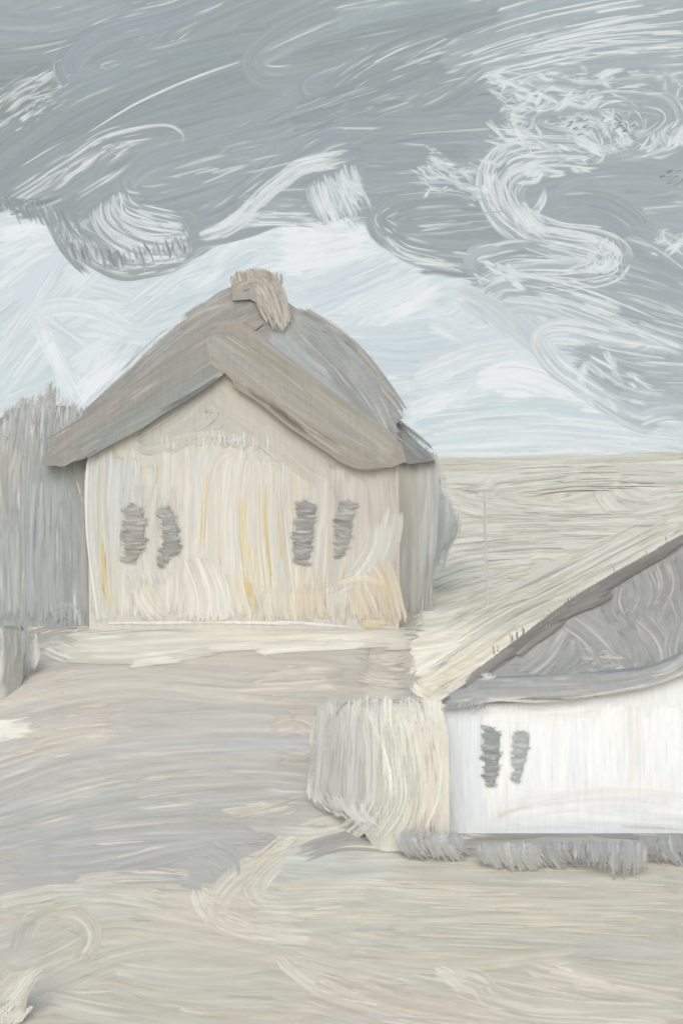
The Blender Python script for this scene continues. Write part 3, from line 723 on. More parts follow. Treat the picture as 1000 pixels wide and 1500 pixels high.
GS([(440, 1220), (380, 1266), (340, 1320)], 40, 24, span=(.2, .6)); GS([(290, 1296), (320, 1340), (420, 1372)], 40, 30); GS([(300, 1320), (400, 1330), (520, 1322)], 50, 22); GS([(0, 1320), (120, 1306), (250, 1322)], 30, 22)
GS([(150, 1440), (260, 1466), (420, 1480)], 50, 14, c=(220, 211, 192)); GS([(40, 1370), (80, 1344), (130, 1360)], 30, 12, c=(222, 216, 202)); GS([(100, 1290), (200, 1280), (290, 1286)], 20, 14)
g1([(40, 930), (90, 915), (150, 912)], 30, (168, 168, 163), hl=.1)  # grey shading at the foot of the tree, painted on the ground
# ground shadow at the foot of the cottage, painted in as grey strokes
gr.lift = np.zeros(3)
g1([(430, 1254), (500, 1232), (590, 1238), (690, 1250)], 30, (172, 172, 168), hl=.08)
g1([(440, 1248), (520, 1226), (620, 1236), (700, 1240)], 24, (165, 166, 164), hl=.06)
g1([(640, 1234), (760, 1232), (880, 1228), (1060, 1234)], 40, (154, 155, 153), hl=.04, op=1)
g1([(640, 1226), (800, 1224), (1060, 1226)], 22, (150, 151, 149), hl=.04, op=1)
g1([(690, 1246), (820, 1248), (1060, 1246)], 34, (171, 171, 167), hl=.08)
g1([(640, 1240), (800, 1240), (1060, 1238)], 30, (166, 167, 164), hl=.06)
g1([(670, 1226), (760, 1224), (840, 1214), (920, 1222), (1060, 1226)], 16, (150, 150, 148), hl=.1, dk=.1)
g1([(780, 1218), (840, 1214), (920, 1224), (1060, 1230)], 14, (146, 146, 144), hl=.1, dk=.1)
g1([(600, 1180), (660, 1200), (680, 1230)], 20, (200, 197, 184), hl=.14)

# sunken lane
ln = Acc(); ln.lift = np.array([7., 8, 7])
RD = [(0, 1000, (194, 190, 183)), (250, 1000, (193, 188, 180)), (450, 980, (195, 189, 180)), (100, 1060, (193, 189, 182)), (400, 1060, (192, 188, 180)), (100, 1120, (189, 187, 182)),
      (350, 1120, (186, 185, 181)), (100, 1200, (184, 184, 180)), (350, 1200, (182, 182, 179)), (100, 1270, (180, 180, 177)), (320, 1260, (176, 177, 175)), (450, 1190, (184, 183, 178))]
RA = [(0, 1030, -10), (200, 1000, -6), (450, 980, 1), (0, 1130, -14), (200, 1110, -8), (430, 1080, 0), (0, 1220, -8), (300, 1190, 0), (450, 1180, 3), (100, 1270, -6), (350, 1250, 12)]
rd_poly = [(-160, 960), (60, 950), (300, 955), (600, 960), (640, 1020), (640, 1210), (480, 1215), (380, 1270), (300, 1300), (-160, 1310)]
fill(ln, ground, rd_poly, RA, RD, 150, w=(26, 60), L=(220, 460), jit=2, hl=.03, hlc=(222, 213, 200), con=3, e=GROUND_E, dk=.015, dry=.01, ajit=1.5, knot=220, hlk=170,
     extra=[(.03, (196, 184, 176)), (.03, (180, 187, 192))])
r1 = lambda *a, **k: gst(ln, *a, **{**dict(hl=.06, hlc=(232, 224, 212), con=5.5), **k})
r1([(20, 1000), (140, 976), (300, 978), (520, 985)], 50, (194, 188, 180), hl=.02)
r1([(-20, 1040), (160, 1000), (360, 1010), (520, 1020)], 50, (194, 190, 182), hl=.03)
r1([(-20, 1150), (120, 1105), (300, 1085), (480, 1080)], 40, (187, 186, 183), hl=.05)
r1([(-20, 1120), (80, 1090), (180, 1072)], 26, (196, 190, 181), hl=.16)
r1([(20, 1080), (100, 1066), (170, 1062)], 20, (198, 193, 184), hl=.14)
r1([(-20, 1200), (160, 1150), (340, 1135), (480, 1140)], 46, (186, 186, 181), hl=.1)
r1([(-20, 1230), (180, 1185), (440, 1160)], 40, (184, 184, 180), hl=.06)
r1([(60, 1250), (220, 1230), (420, 1225)], 46, (180, 180, 178), hl=.03)
r1([(160, 1270), (300, 1240), (400, 1240)], 34, (176, 176, 175), hl=.03)
r1([(300, 1240), (340, 1262), (340, 1290)], 40, (174, 175, 174), hl=.03)
r1([(100, 1290), (180, 1282), (280, 1284)], 20, (196, 193, 184), hl=.3, dry=.2)
r1([(250, 1276), (280, 1282), (300, 1296)], 20, (204, 200, 190), hl=.45, dry=.25)
r1([(130, 1238), (180, 1233), (222, 1230)], 5, (214, 207, 196), hl=.3)
r1([(270, 1260), (282, 1258), (294, 1264)], 6, (226, 222, 214), hl=.4)
r1([(320, 1192), (400, 1182), (445, 1170)], 18, (194, 190, 180), hl=.26, dry=.1)
r1([(360, 1206), (440, 1216), (500, 1210)], 18, (188, 188, 182), hl=.2)
r1([(340, 1010), (420, 1006), (510, 1000)], 20, (200, 194, 185), hl=.24)
r1([(380, 988), (450, 984), (520, 984)], 18, (200, 194, 184), hl=.26)
r1([(392, 1068), (430, 1060), (466, 1072)], 30, (198, 192, 184), hl=.24, dry=.2)
r1([(400, 1110), (440, 1108), (470, 1110)], 26, (192, 186, 178), hl=.14)
r1([(0, 1020), (60, 1014), (110, 1002)], 18, (196, 190, 182), hl=.16)
r1([(90, 992), (95, 986), (118, 986)], 6, (218, 214, 206), hl=.4)
# pale worn patch at the side of the lane
r1([(-40, 1074), (10, 1068), (60, 1058)], 34, (238, 235, 226), hl=.5, hlc=(240, 236, 226), dry=.12, rag=(6, 20))
r1([(-30, 1088), (0, 1080), (28, 1078)], 14, (222, 219, 211), hl=.4, hlc=(240, 236, 226), dry=.2)
r1([(300, 1100), (400, 1092), (480, 1095)], 20, (186, 188, 190), hl=.05)
r1([(525, 968), (570, 966), (604, 960)], 26, (206, 201, 190), hl=.14)
r1([(520, 990), (560, 992), (606, 986)], 30, (204, 197, 187), hl=.16)
r1([(520, 1008), (560, 1012), (606, 1006)], 22, (203, 197, 187), hl=.16)
LSN = lambda p, w, n, c=(232, 224, 210), **k: scratch(p, w, n, c=c, acc=ln, sf=ground, e=GROUND_E, **{**dict(span=(.08, .3), th=(2.2, 3.8)), **k})
LSN([(340, 1010), (420, 1000), (520, 998)], 50, 26); LSN([(0, 1090), (90, 1064), (190, 1050)], 50, 22); LSN([(0, 1110), (90, 1092), (180, 1074)], 30, 12); LSN([(100, 1170), (260, 1140), (440, 1130)], 70, 24, c=(212, 209, 200)); LSN([(300, 1200), (380, 1190), (460, 1168)], 30, 16)
LSN([(20, 1010), (60, 1000), (110, 990)], 30, 8); LSN([(380, 1064), (430, 1056), (468, 1070)], 40, 24, span=(.1, .3)); LSN([(400, 1108), (440, 1106), (470, 1108)], 24, 10); LSN([(330, 1232), (420, 1226), (490, 1220)], 30, 10, c=(206, 204, 196)); LSN([(520, 975), (560, 985), (604, 990)], 50, 20, c=(228, 222, 208), span=(.3, .8))
r1([(40, 940), (80, 930), (120, 945)], 34, (176, 176, 172), hl=.12, dry=.1)  # the tree-foot shading carried on as grey paint over the lane
ln.build('lane', M_EARTH).__setitem__('kind', 'structure')

# pale path along the front of the house
pa = Acc(); pa.lift = np.array([6., 6, 5])
p1 = lambda *a, **k: gst(pa, *a, **{**dict(hl=.1, hlc=(238, 236, 226)), **k})
pa.layer = 340
p1([(110, 925), (300, 915), (500, 916), (650, 924)], 18, (192, 191, 183), hl=.08)
p1([(60, 952), (120, 936), (300, 926), (620, 928)], 30, (203, 202, 192), hl=.14)
p1([(70, 955), (180, 950), (360, 940), (610, 932)], 28, (209, 207, 196), hl=.2)
p1([(90, 962), (220, 962), (330, 950)], 22, (207, 204, 193), hl=.3, dry=.08)
p1([(180, 974), (240, 966), (290, 960)], 14, (214, 210, 200), hl=.4, dry=.25)
p1([(60, 942), (76, 954), (110, 964)], 26, (196, 195, 188), hl=.3, dry=.1)
p1([(370, 957), (430, 948), (540, 944)], 15, (233, 231, 222), hl=.3, hlc=(244, 242, 235))
p1([(300, 950), (420, 942), (520, 940)], 14, (216, 213, 202), hl=.3)
p1([(130, 930), (330, 918), (560, 920)], 6, (176, 178, 172), hl=.1)
p1([(60, 940), (90, 926), (140, 922)], 14, (176, 176, 172), hl=.24)
p1([(550, 940), (600, 940), (640, 930)], 22, (207, 203, 191), hl=.14)
pa.build('path', M_EARTH).__setitem__('kind', 'structure')

# hillside field behind
hf = Acc(); hf.lift = np.array([41., 39, 34])
HC_ = [(640, 680, (199, 197, 186)), (800, 680, (198, 195, 182)), (960, 675, (197, 194, 181)), (700, 730, (202, 202, 193)), (850, 740, (198, 197, 188)), (960, 720, (199, 199, 189)),
       (680, 790, (198, 198, 189)), (850, 780, (200, 198, 186)), (650, 850, (204, 204, 195)), (760, 850, (203, 201, 190)), (650, 920, (200, 199, 189)), (720, 920, (205, 203, 192)), (640, 990, (204, 201, 188)),
       (900, 800, (208, 205, 192))]
HA = [(640, 680, -1), (820, 675, -1), (960, 668, -3), (700, 725, 8), (850, 715, -6), (960, 740, -8), (680, 780, -3), (850, 770, 0), (650, 850, -18), (740, 830, -16),
      (650, 930, -16), (720, 900, -34), (800, 850, -32), (640, 1000, -46), (900, 800, -32)]
hill_poly = [(600, 668), (1160, 660), (1160, 790), (1000, 800), (900, 860), (760, 960), (660, 1040), (596, 1030), (590, 930), (600, 800)]
fill(hf, ground, hill_poly, HA, HC_, 170, w=(20, 40), L=(90, 210), jit=2.4, hl=.16, hlc=(240, 238, 223), con=7, e=GROUND_E, dk=.025, dry=.03, ajit=6)
fill(hf, ground, [(1120, 662), (1760, 656), (1760, 960), (1120, 960)], [(1200, 700, -2), (1600, 900, -6)], HC_, 50, w=(26, 50), L=(150, 300), jit=2, e=GROUND_E, pitch=3, con=10, hl=.15)
fill(hf, ground, [(-760, 690), (-240, 676), (-240, 930), (-760, 930)], [(-500, 700, 0), (-300, 900, 0)], HC_, 40, w=(26, 50), L=(150, 300), jit=2, e=GROUND_E, pitch=3, con=10)
fill(gr, ground, [(1120, 1000), (1760, 980), (1760, 1580), (1120, 1580)], [(1200, 1100, 0), (1600, 1400, 4)], FG, 50, w=(34, 60), L=(200, 400), jit=2, e=GROUND_E, pitch=3)
fill(hf, ground, [(760, 860), (1180, 760), (1180, 1010), (700, 1010)], [(900, 900, -20), (1100, 950, -6)], HC_, 40, w=(26, 50), L=(120, 260), jit=2, e=GROUND_E, con=7)
fill(hf, ground, [(-260, 672), (600, 668), (600, 900), (-260, 930)], [(0, 700, 0), (400, 880, 0)], HC_, 60, w=(24, 44), L=(120, 240), jit=2, e=GROUND_E)
h1 = lambda *a, **k: gst(hf, *a, **{**dict(hl=.2, hlc=(242, 240, 226), con=9, dk=.025, rag=(5, 12)), **k})
h1([(628, 675), (800, 672), (1020, 666)], 14, (198, 194, 181))
h1([(632, 690), (820, 684), (1020, 680)], 20, (201, 199, 187), hl=.16)
h1([(640, 706), (760, 700), (900, 690)], 20, (204, 202, 191), hl=.18)
h1([(840, 752), (720, 746), (650, 728), (636, 716), (660, 712)], 30, (199, 199, 191), hl=.2)
h1([(1020, 700), (860, 700), (750, 706), (718, 720), (740, 740), (860, 760)], 40, (199, 199, 190), hl=.16)
h1([(880, 700), (890, 724), (920, 746), (960, 744), (1020, 726)], 40, (201, 200, 191), hl=.18)
h1([(900, 704), (950, 722), (1020, 712)], 26, (197, 196, 187), hl=.16)
h1([(690, 766), (850, 768), (1020, 765)], 34, (198, 197, 187), hl=.14)
h1([(640, 790), (700, 778), (860, 782)], 36, (200, 199, 188), hl=.16)
h1([(640, 818), (760, 808), (900, 796)], 30, (204, 202, 189), hl=.22)
h1([(884, 790), (905, 802), (890, 826)], 20, (210, 208, 196), hl=.3, dry=.1)
h1([(800, 828), (880, 800), (1020, 752)], 24, (208, 205, 191), hl=.26)
h1([(606, 862), (680, 830), (790, 820)], 48, (203, 203, 194), hl=.16)
h1([(604, 886), (680, 862), (770, 838)], 44, (203, 202, 192), hl=.16)
h1([(610, 905), (690, 890), (760, 860)], 36, (199, 199, 190), hl=.1)
h1([(606, 930), (680, 916), (740, 890)], 30, (196, 195, 186), hl=.14)
h1([(596, 960), (680, 920), (790, 850), (900, 800)], 36, (199, 198, 188), hl=.12)
h1([(600, 985), (700, 920), (830, 838), (1000, 760)], 30, (205, 203, 191), hl=.22)
h1([(606, 1000), (700, 946), (860, 858), (1010, 774)], 34, (208, 205, 192), hl=.26)
h1([(620, 1020), (720, 950), (860, 866), (1010, 784)], 26, (209, 206, 193), hl=.24)
h1([(604, 990), (616, 1008), (646, 1014), (690, 984)], 24, (206, 203, 191), hl=.28)
h1([(610, 1010), (640, 1028), (670, 1012), (700, 980)], 22, (202, 198, 186), hl=.3)
h1([(598, 950), (640, 945), (700, 930)], 26, (203, 202, 192), hl=.16)
HSN = lambda p, w, n, c=(242, 240, 226), **k: scratch(p, w, n, c=c, acc=hf, sf=ground, e=GROUND_E, **{**dict(span=(.1, .45), th=(2.0, 3.4)), **k})
for p_, w_, n_ in (([(636, 690), (800, 684), (1010, 678)], 16, 14), ([(640, 712), (720, 716), (900, 694)], 26, 18), ([(640, 722), (700, 740), (840, 752)], 24, 16), ([(884, 704), (900, 736), (960, 742), (1010, 724)], 36, 22), ([(690, 766), (850, 766), (1000, 764)], 40, 24), ([(640, 800), (760, 790), (900, 784)], 44, 26),
                   ([(606, 866), (680, 834), (790, 820)], 56, 30), ([(606, 910), (690, 880), (770, 850)], 50, 24), ([(600, 990), (720, 910), (860, 840), (1000, 766)], 70, 44), ([(610, 1016), (700, 960), (780, 900)], 44, 26), ([(604, 996), (626, 1014), (680, 990)], 30, 18), ([(720, 715), (850, 700), (1000, 702)], 36, 18)):
    HSN(p_, w_, n_)
    HSN(p_, w_, n_ // 8, c=(207, 207, 198))
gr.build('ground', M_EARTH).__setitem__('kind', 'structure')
hf.build('hill', M_EARTH).__setitem__('kind', 'structure')

# ================================================================== GABLED HOUSE
YF = 40.0
gh = tag(empty('gabled_house', P(355., 915., YF)), 'large beige gabled house with broad taupe eaves and four small dark windows on the slope', 'house')
hp = plane(YF)
wl = Acc()
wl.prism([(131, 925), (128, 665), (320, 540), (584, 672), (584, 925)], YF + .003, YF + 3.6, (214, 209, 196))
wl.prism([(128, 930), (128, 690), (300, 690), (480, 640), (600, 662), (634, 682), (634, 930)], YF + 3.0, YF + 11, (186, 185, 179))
WC = [(140, 700, (202, 202, 196)), (150, 880, (213, 210, 198)), (210, 690, (213, 211, 204)), (250, 850, (220, 215, 203)), (330, 700, (222, 218, 207)), (330, 880, (223, 216, 200)),
      (420, 720, (216, 212, 201)), (400, 840, (221, 215, 199)), (450, 800, (213, 208, 196)), (540, 720, (205, 198, 187)), (560, 820, (207, 202, 191)), (520, 890, (217, 205, 182)), (440, 890, (219, 206, 184))]
w1 = lambda *a, **k: stroke(wl, hp, *a, **{**dict(hl=.06, hlc=(238, 235, 224), con=5, dk=.02, rag=(6, 6), rnd=(.25, .2), knot=200, hlk=180, pitch=1.9), **k})
YEL = (229, 205, 148); COOL = (203, 211, 212)
fill(wl, hp, [(156, 650), (250, 610), (320, 570), (430, 610), (560, 680), (560, 900), (156, 900)], [(140, 700, 90), (350, 700, 90), (560, 800, 92), (300, 880, 86)], WC, 50, w=(30, 50), L=(200, 300), jit=2,
     hl=.05, hlc=(236, 233, 222), con=5, dk=.015, ajit=2, knot=220, hlk=200, pitch=1.9, extra=[(.02, YEL), (.05, COOL)])
for i, x in enumerate(np.linspace(152, 562, 14)):
    c = idw(WC, x, 760); yl = .05 if 300 < x < 430 else .015
    w1([(x, 648 + 14 * (i % 3)), (x + 3 * math.sin(i), 770), (x + 6 * math.sin(i * 2.1), 914)], RNG.uniform(36, 48), c, col2=idw(WC, x, 890), extra=[(yl, YEL), (.05, COOL)])
w1([(141, 662), (135, 700), (136, 790), (150, 916)], 20, (209, 209, 201), hl=.1, thin=.06, soft=.05)
w1([(131, 664), (127, 700), (128, 790), (143, 914)], 5, (228, 227, 218), hl=.2, soft=.3)
w1([(158, 668), (154, 760), (162, 912)], 30, (201, 203, 199), hl=.04, col2=(216, 208, 188), extra=[(.06, COOL), (.04, YEL)])
w1([(182, 666), (176, 740), (174, 830)], 30, (206, 208, 204), hl=.04, extra=[(.1, COOL)])
w1([(576, 680), (577, 780), (577, 914)], 18, (199, 191, 180), hl=.03, thin=.06, soft=.05)
w1([(300, 650), (292, 700), (296, 800)], 30, (220, 217, 207), extra=[(.02, YEL), (.05, COOL)])
w1([(345, 660), (322, 668), (308, 700), (303, 770), (300, 830)], 18, (222, 217, 206), extra=[(.2, YEL)])
w1([(350, 662), (340, 760), (348, 904)], 40, (224, 219, 208), extra=[(.03, YEL), (.04, COOL)])
w1([(384, 668), (384, 780), (396, 904)], 32, (220, 215, 202), extra=[(.09, YEL)])
w1([(412, 672), (412, 760), (424, 880)], 30, (214, 209, 198), extra=[(.06, YEL), (.04, COOL)])
w1([(366, 790), (372, 840), (382, 884)], 20, (221, 212, 190), extra=[(.24, YEL)])
w1([(340, 830), (354, 880), (366, 914)], 30, (222, 214, 196), extra=[(.12, YEL)])
for p_, n_ in (([(304, 680), (302, 740), (298, 820)], 3), ([(348, 700), (352, 800), (366, 900)], 4), ([(384, 690), (386, 780), (398, 900)], 4), ([(232, 670), (230, 730), (232, 740)], 2), ([(150, 780), (152, 850), (162, 912)], 4), ([(214, 860), (226, 890), (244, 914)], 3), ([(360, 840), (368, 880), (378, 914)], 6), ([(410, 690), (412, 760), (420, 850)], 2)):
    scratch(p_, 12, n_, c=(229, 209, 160), span=(.4, .95), th=(2.0, 3.2), acc=wl, sf=hp)
# rounded touches under the windows
w1([(222, 700), (218, 800), (232, 862)], 104, (209, 205, 195), rnd=(.5, .8), hl=.03, col2=(213, 208, 197), rag=(4, 6), fade=(110, 24), soft=.3)
w1([(205, 850), (215, 880), (240, 915)], 40, (219, 214, 202), extra=[(.12, YEL)])
w1([(306, 916), (302, 866), (282, 812)], 62, (224, 218, 206), rnd=(.1, .8), hl=.14, rag=(4, 4))
w1([(330, 912), (326, 860), (306, 816)], 22, (226, 222, 212), hl=.2)
w1([(525, 684), (530, 780), (520, 880)], 104, (206, 199, 188), rnd=(.5, .2), hl=.03, rag=(4, 6), col2=(208, 203, 192), fade=(20, 60), soft=.3)
w1([(470, 680), (468, 760), (462, 870)], 34, (211, 206, 195), hl=.04, rnd=(.6, .3))
w1([(552, 690), (560, 780), (548, 850)], 44, (203, 195, 184), hl=.03)
w1([(578, 740), (566, 800), (536, 850), (490, 880)], 34, (209, 204, 194), hl=.08)
w1([(560, 760), (548, 810), (512, 860)], 40, (211, 208, 199), hl=.1)
w1([(404, 856), (406, 888), (414, 916)], 50, (218, 211, 196), hl=.05)
w1([(448, 854), (450, 886), (456, 916)], 56, (219, 206, 184), hl=.05, extra=[(.12, (226, 204, 166))])
w1([(500, 860), (496, 890), (500, 920)], 44, (212, 206, 195), hl=.1)
w1([(545, 820), (562, 850), (576, 900), (578, 920)], 40, (216, 203, 180), hl=.1, extra=[(.12, (230, 202, 150))])
w1([(520, 850), (535, 880), (548, 916)], 50, (217, 204, 182), hl=.06, extra=[(.1, (230, 204, 156))])
w1([(490, 858), (530, 848), (574, 860)], 12, (218, 205, 182), hl=.2, hlc=(240, 226, 196))
w1([(520, 912), (550, 914), (582, 916)], 14, (216, 202, 174), hl=.2, extra=[(.25, (228, 196, 140))], dry=.15)
w1([(150, 914), (300, 911), (440, 914)], 7, (226, 223, 213), hl=.2, dry=.35)
w1([(390, 911), (450, 913), (520, 918)], 6, (244, 243, 238), hl=.2, dry=.15)
# the gable under the boards: shade painted in with broad flat beige touches
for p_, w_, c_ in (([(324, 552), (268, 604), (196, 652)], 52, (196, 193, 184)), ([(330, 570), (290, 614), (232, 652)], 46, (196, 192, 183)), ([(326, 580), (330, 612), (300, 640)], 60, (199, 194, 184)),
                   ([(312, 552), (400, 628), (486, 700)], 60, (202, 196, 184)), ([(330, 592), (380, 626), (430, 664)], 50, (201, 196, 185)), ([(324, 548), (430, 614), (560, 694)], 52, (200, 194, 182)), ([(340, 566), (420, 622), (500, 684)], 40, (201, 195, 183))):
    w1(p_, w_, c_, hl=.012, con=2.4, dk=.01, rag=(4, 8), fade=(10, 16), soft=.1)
w1([(200, 652), (214, 660), (240, 654), (256, 642)], 14, (206, 202, 194), hl=.03, edge=.2)
w1([(238, 648), (300, 636), (360, 642), (392, 656)], 12, (211, 206, 195), hl=.05, dry=.4, edge=.1)
for x in np.arange(236, 400, 7):
    w1([(x, 628 + abs(x - 310) * .06), (x + 2, 642 + abs(x - 310) * .1), (x + RNG.normal(0, 3), 656 + abs(x - 310) * .12)], 7, np.array((211, 206, 195)) + RNG.normal(0, 4), hl=.1, fade=(8, 10), soft=.4, rag=(2, 5))
w1([(330, 650), (350, 644), (372, 654)], 12, (216, 219, 217), hl=.2)
# grey side range set back on the right
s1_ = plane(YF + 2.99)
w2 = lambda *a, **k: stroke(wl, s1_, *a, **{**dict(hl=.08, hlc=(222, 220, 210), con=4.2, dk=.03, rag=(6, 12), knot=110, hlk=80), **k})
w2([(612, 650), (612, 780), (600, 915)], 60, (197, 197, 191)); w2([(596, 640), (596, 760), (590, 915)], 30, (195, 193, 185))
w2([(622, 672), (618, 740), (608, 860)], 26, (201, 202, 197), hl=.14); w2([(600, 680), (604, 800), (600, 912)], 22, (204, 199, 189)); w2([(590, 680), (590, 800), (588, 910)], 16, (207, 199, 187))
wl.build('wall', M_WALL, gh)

rf = Acc(); rf.lift = np.array([-2., 0, 1])
YR = YF + 2.2
rf.prism([(70, 690), (110, 628), (200, 545), (300, 458), (345, 432), (400, 428), (450, 462), (500, 496), (545, 552), (590, 612), (560, 640), (400, 560), (330, 540)], YR + .003, YF + 11, (170, 168, 162))
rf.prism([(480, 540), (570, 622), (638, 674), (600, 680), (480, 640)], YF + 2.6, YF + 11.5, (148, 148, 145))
rs = plane(YR)
ro = lambda *a, **k: stroke(rf, rs, *a, **{**dict(hl=.05, hlc=(216, 211, 199), con=4.2, dk=.04, rag=(5, 12), rnd=(.3, .3), knot=110), **k})
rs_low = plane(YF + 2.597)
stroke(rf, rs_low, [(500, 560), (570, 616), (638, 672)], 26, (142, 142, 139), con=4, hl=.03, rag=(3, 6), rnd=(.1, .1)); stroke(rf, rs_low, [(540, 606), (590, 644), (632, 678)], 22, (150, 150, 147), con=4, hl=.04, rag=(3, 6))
ro([(110, 640), (220, 540), (330, 450), (392, 428)], 44, (172, 169, 163)); ro([(120, 632), (230, 528), (330, 446), (398, 424)], 26, (168, 164, 157), hl=.08)
ro([(190, 600), (280, 520), (400, 450)], 56, (174, 171, 165)); ro([(250, 540), (330, 480), (410, 440)], 50, (166, 161, 153)); ro([(300, 500), (350, 480), (400, 470)], 44, (170, 164, 155))
ro([(262, 476), (300, 452), (350, 440)], 20, (172, 168, 160), hl=.1, rag=(16, 6))
ro([(428, 458), (480, 480), (534, 530), (592, 612)], 26, (170, 168, 162), hl=.06); ro([(420, 462), (500, 520), (560, 590), (594, 616)], 40, (174, 174, 169))
ro([(402, 470), (460, 540), (530, 600), (582, 650)], 56, (177, 178, 174), hl=.06); ro([(390, 480), (440, 530), (520, 590)], 36, (184, 187, 185), hl=.1)
ro([(450, 480), (520, 560), (570, 640)], 50, (170, 170, 165)); ro([(500, 520), (545, 580), (575, 640)], 26, (178, 177, 171), hl=.14)
ro([(430, 456), (455, 462), (480, 484)], 9, (140, 138, 132), dk=.2, hl=.15, dry=.2); ro([(540, 540), (575, 580), (596, 614)], 10, (148, 145, 138), hl=.25, dk=.2)
ro([(552, 560), (580, 592), (598, 616)], 8, (160, 156, 148), hl=.4)
scratch([(420, 462), (500, 520), (580, 620)], 60, 14, c=(192, 190, 182), span=(.15, .5), th=(2, 3.2), acc=rf, sf=rs); scratch([(440, 460), (520, 520), (594, 612)], 14, 5, c=(150, 147, 141), span=(.1, .3), th=(2, 3), acc=rf, sf=rs); scratch([(130, 625), (260, 500), (380, 430)], 50, 12, c=(188, 184, 176), span=(.15, .4), th=(2, 3.2), acc=rf, sf=rs)
rf.build('roof', M_ROOF, gh)
ch = Acc()
ch.prism([(341, 440), (338, 410), (356, 402), (385, 400), (406, 404), (414, 430), (424, 460), (414, 472), (396, 462), (384, 448), (366, 438)], YR - .12, YR + 1.1, (174, 170, 161))
cs = plane(YR - .123)
c1 = lambda *a, **k: stroke(ch, cs, *a, **{**dict(hl=.26, hlc=(218, 209, 193), con=6, dk=.12, rag=(4, 10), rnd=(.4, .3), fade=(8, 34), soft=.3), **k})
c1([(338, 420), (356, 406), (384, 404), (402, 420), (414, 456), (420, 488)], 26, (180, 173, 162)); c1([(372, 410), (388, 424), (400, 456), (412, 490)], 30, (184, 177, 165), hl=.36)
c1([(376, 428), (388, 452), (404, 480)], 18, (176, 168, 156), hl=.4); c1([(398, 404), (412, 428), (424, 468)], 14, (186, 182, 174), hl=.14)
for q in range(14):
    x = RNG.uniform(340, 404); y = RNG.uniform(402, 422)
    c1([(x, y), (x + RNG.uniform(5, 12), y + RNG.uniform(2, 10))], RNG.uniform(5, 9), (168, 160, 149), hl=.35, dk=.25, rag=(2, 3))
scratch([(345, 412), (380, 406), (400, 430), (416, 486)], 26, 26, c=(222, 212, 195), span=(.08, .3), th=(2.2, 4), acc=ch, sf=cs); scratch([(345, 414), (380, 408), (398, 432), (412, 480)], 30, 20, c=(146, 137, 124), span=(.06, .25), th=(2.2, 3.6), acc=ch, sf=cs)
for x in np.arange(338, 412, 6):
    y = 404 - 6 * math.sin((x - 338) / 74 * math.pi)
    c1([(x, y - RNG.uniform(1, 7)), (x + 3, y + 6), (x + 6, y + 16)], 7, np.array((172, 164, 153)) + RNG.normal(0, 10), hl=.2, rag=(2, 4), fade=(6, 8), soft=.4)
ch.build('chimney', M_ROOF, gh)
YB = YF - .3
bs = plane(YB)
b1 = Acc(); b1.lift = np.array([-5., -2, -1])
b1.prism([(386, 474), (300, 504), (180, 584), (62, 668), (62, 682), (90, 682), (150, 648), (232, 602), (322, 546), (345, 505)], YB + .003, YB + .4, (158, 155, 147))
q1 = lambda *a, **k: stroke(b1, bs, *a, **{**dict(hl=.04, hlc=(196, 191, 180), con=4.5, dk=.04, rag=(5, 9), rnd=(.3, .3), knot=120), **k})
q1([(380, 490), (290, 530), (180, 600), (66, 672)], 56, (162, 157, 149), rnd=(.3, .6)); q1([(370, 482), (300, 506), (170, 596), (64, 672)], 28, (165, 157, 148), rnd=(.3, .6))
q1([(330, 508), (230, 580), (90, 672)], 36, (158, 155, 147), rnd=(.3, .7)); q1([(332, 530), (240, 590), (110, 668)], 30, (157, 158, 151), hl=.06); q1([(328, 542), (250, 590), (140, 652)], 14, (160, 160, 154), hl=.14)
q1([(326, 546), (290, 572), (222, 608)], 7, (136, 136, 131), hl=.1, dk=.2, dry=.15); q1([(300, 515), (220, 560), (150, 612)], 20, (168, 162, 153), hl=.08)
scratch([(326, 545), (290, 570), (226, 606)], 8, 9, c=(132, 133, 129), span=(.3, .8), th=(2, 3.4), acc=b1, sf=bs)
b1.build('bargeboard', M_WOOD, gh)
b2 = Acc(); b2.lift = np.array([0., 1, 0])
b2.prism([(300, 494), (340, 477), (378, 488), (480, 568), (588, 650), (595, 676), (572, 685), (505, 680), (420, 624), (332, 550)], YB + .0, YB + .4, (166, 160, 150))
bs2 = plane(YB - .003)
q2 = lambda *a, **k: stroke(b2, bs2, *a, **{**dict(hl=.04, hlc=(198, 190, 176), con=4.5, dk=.04, rag=(5, 9), rnd=(.4, .5), knot=120), **k})
q2([(306, 500), (400, 560), (500, 626), (584, 674)], 56, (170, 164, 155)); q2([(330, 478), (400, 524), (500, 600), (590, 662)], 32, (168, 162, 152)); q2([(300, 494), (400, 570), (540, 670)], 30, (172, 167, 159))
q2([(340, 548), (430, 610), (510, 668), (570, 680)], 28, (168, 160, 147), hl=.1, dk=.12); q2([(330, 520), (440, 600), (560, 672)], 26, (167, 162, 154), hl=.05)
q2([(346, 556), (410, 604), (500, 670)], 8, (140, 131, 116), dk=.2, hl=.2, dry=.2); q2([(440, 560), (520, 620), (588, 668)], 20, (174, 167, 156), hl=.06); q2([(312, 486), (350, 478), (390, 500)], 16, (164, 154, 141))
scratch([(350, 556), (410, 602), (470, 652)], 10, 12, c=(132, 123, 108), span=(.2, .6), th=(2, 3.4), acc=b2, sf=bs2); scratch([(380, 560), (470, 626), (560, 676)], 34, 7, c=(154, 147, 135), span=(.15, .5), th=(2, 3.2), acc=b2, sf=bs2); scratch([(380, 560), (470, 626), (560, 676)], 40, 6, c=(188, 182, 168), span=(.15, .5), th=(2, 3.2), acc=b2, sf=bs2)
b2.build('bargeboard', M_WOOD, gh)

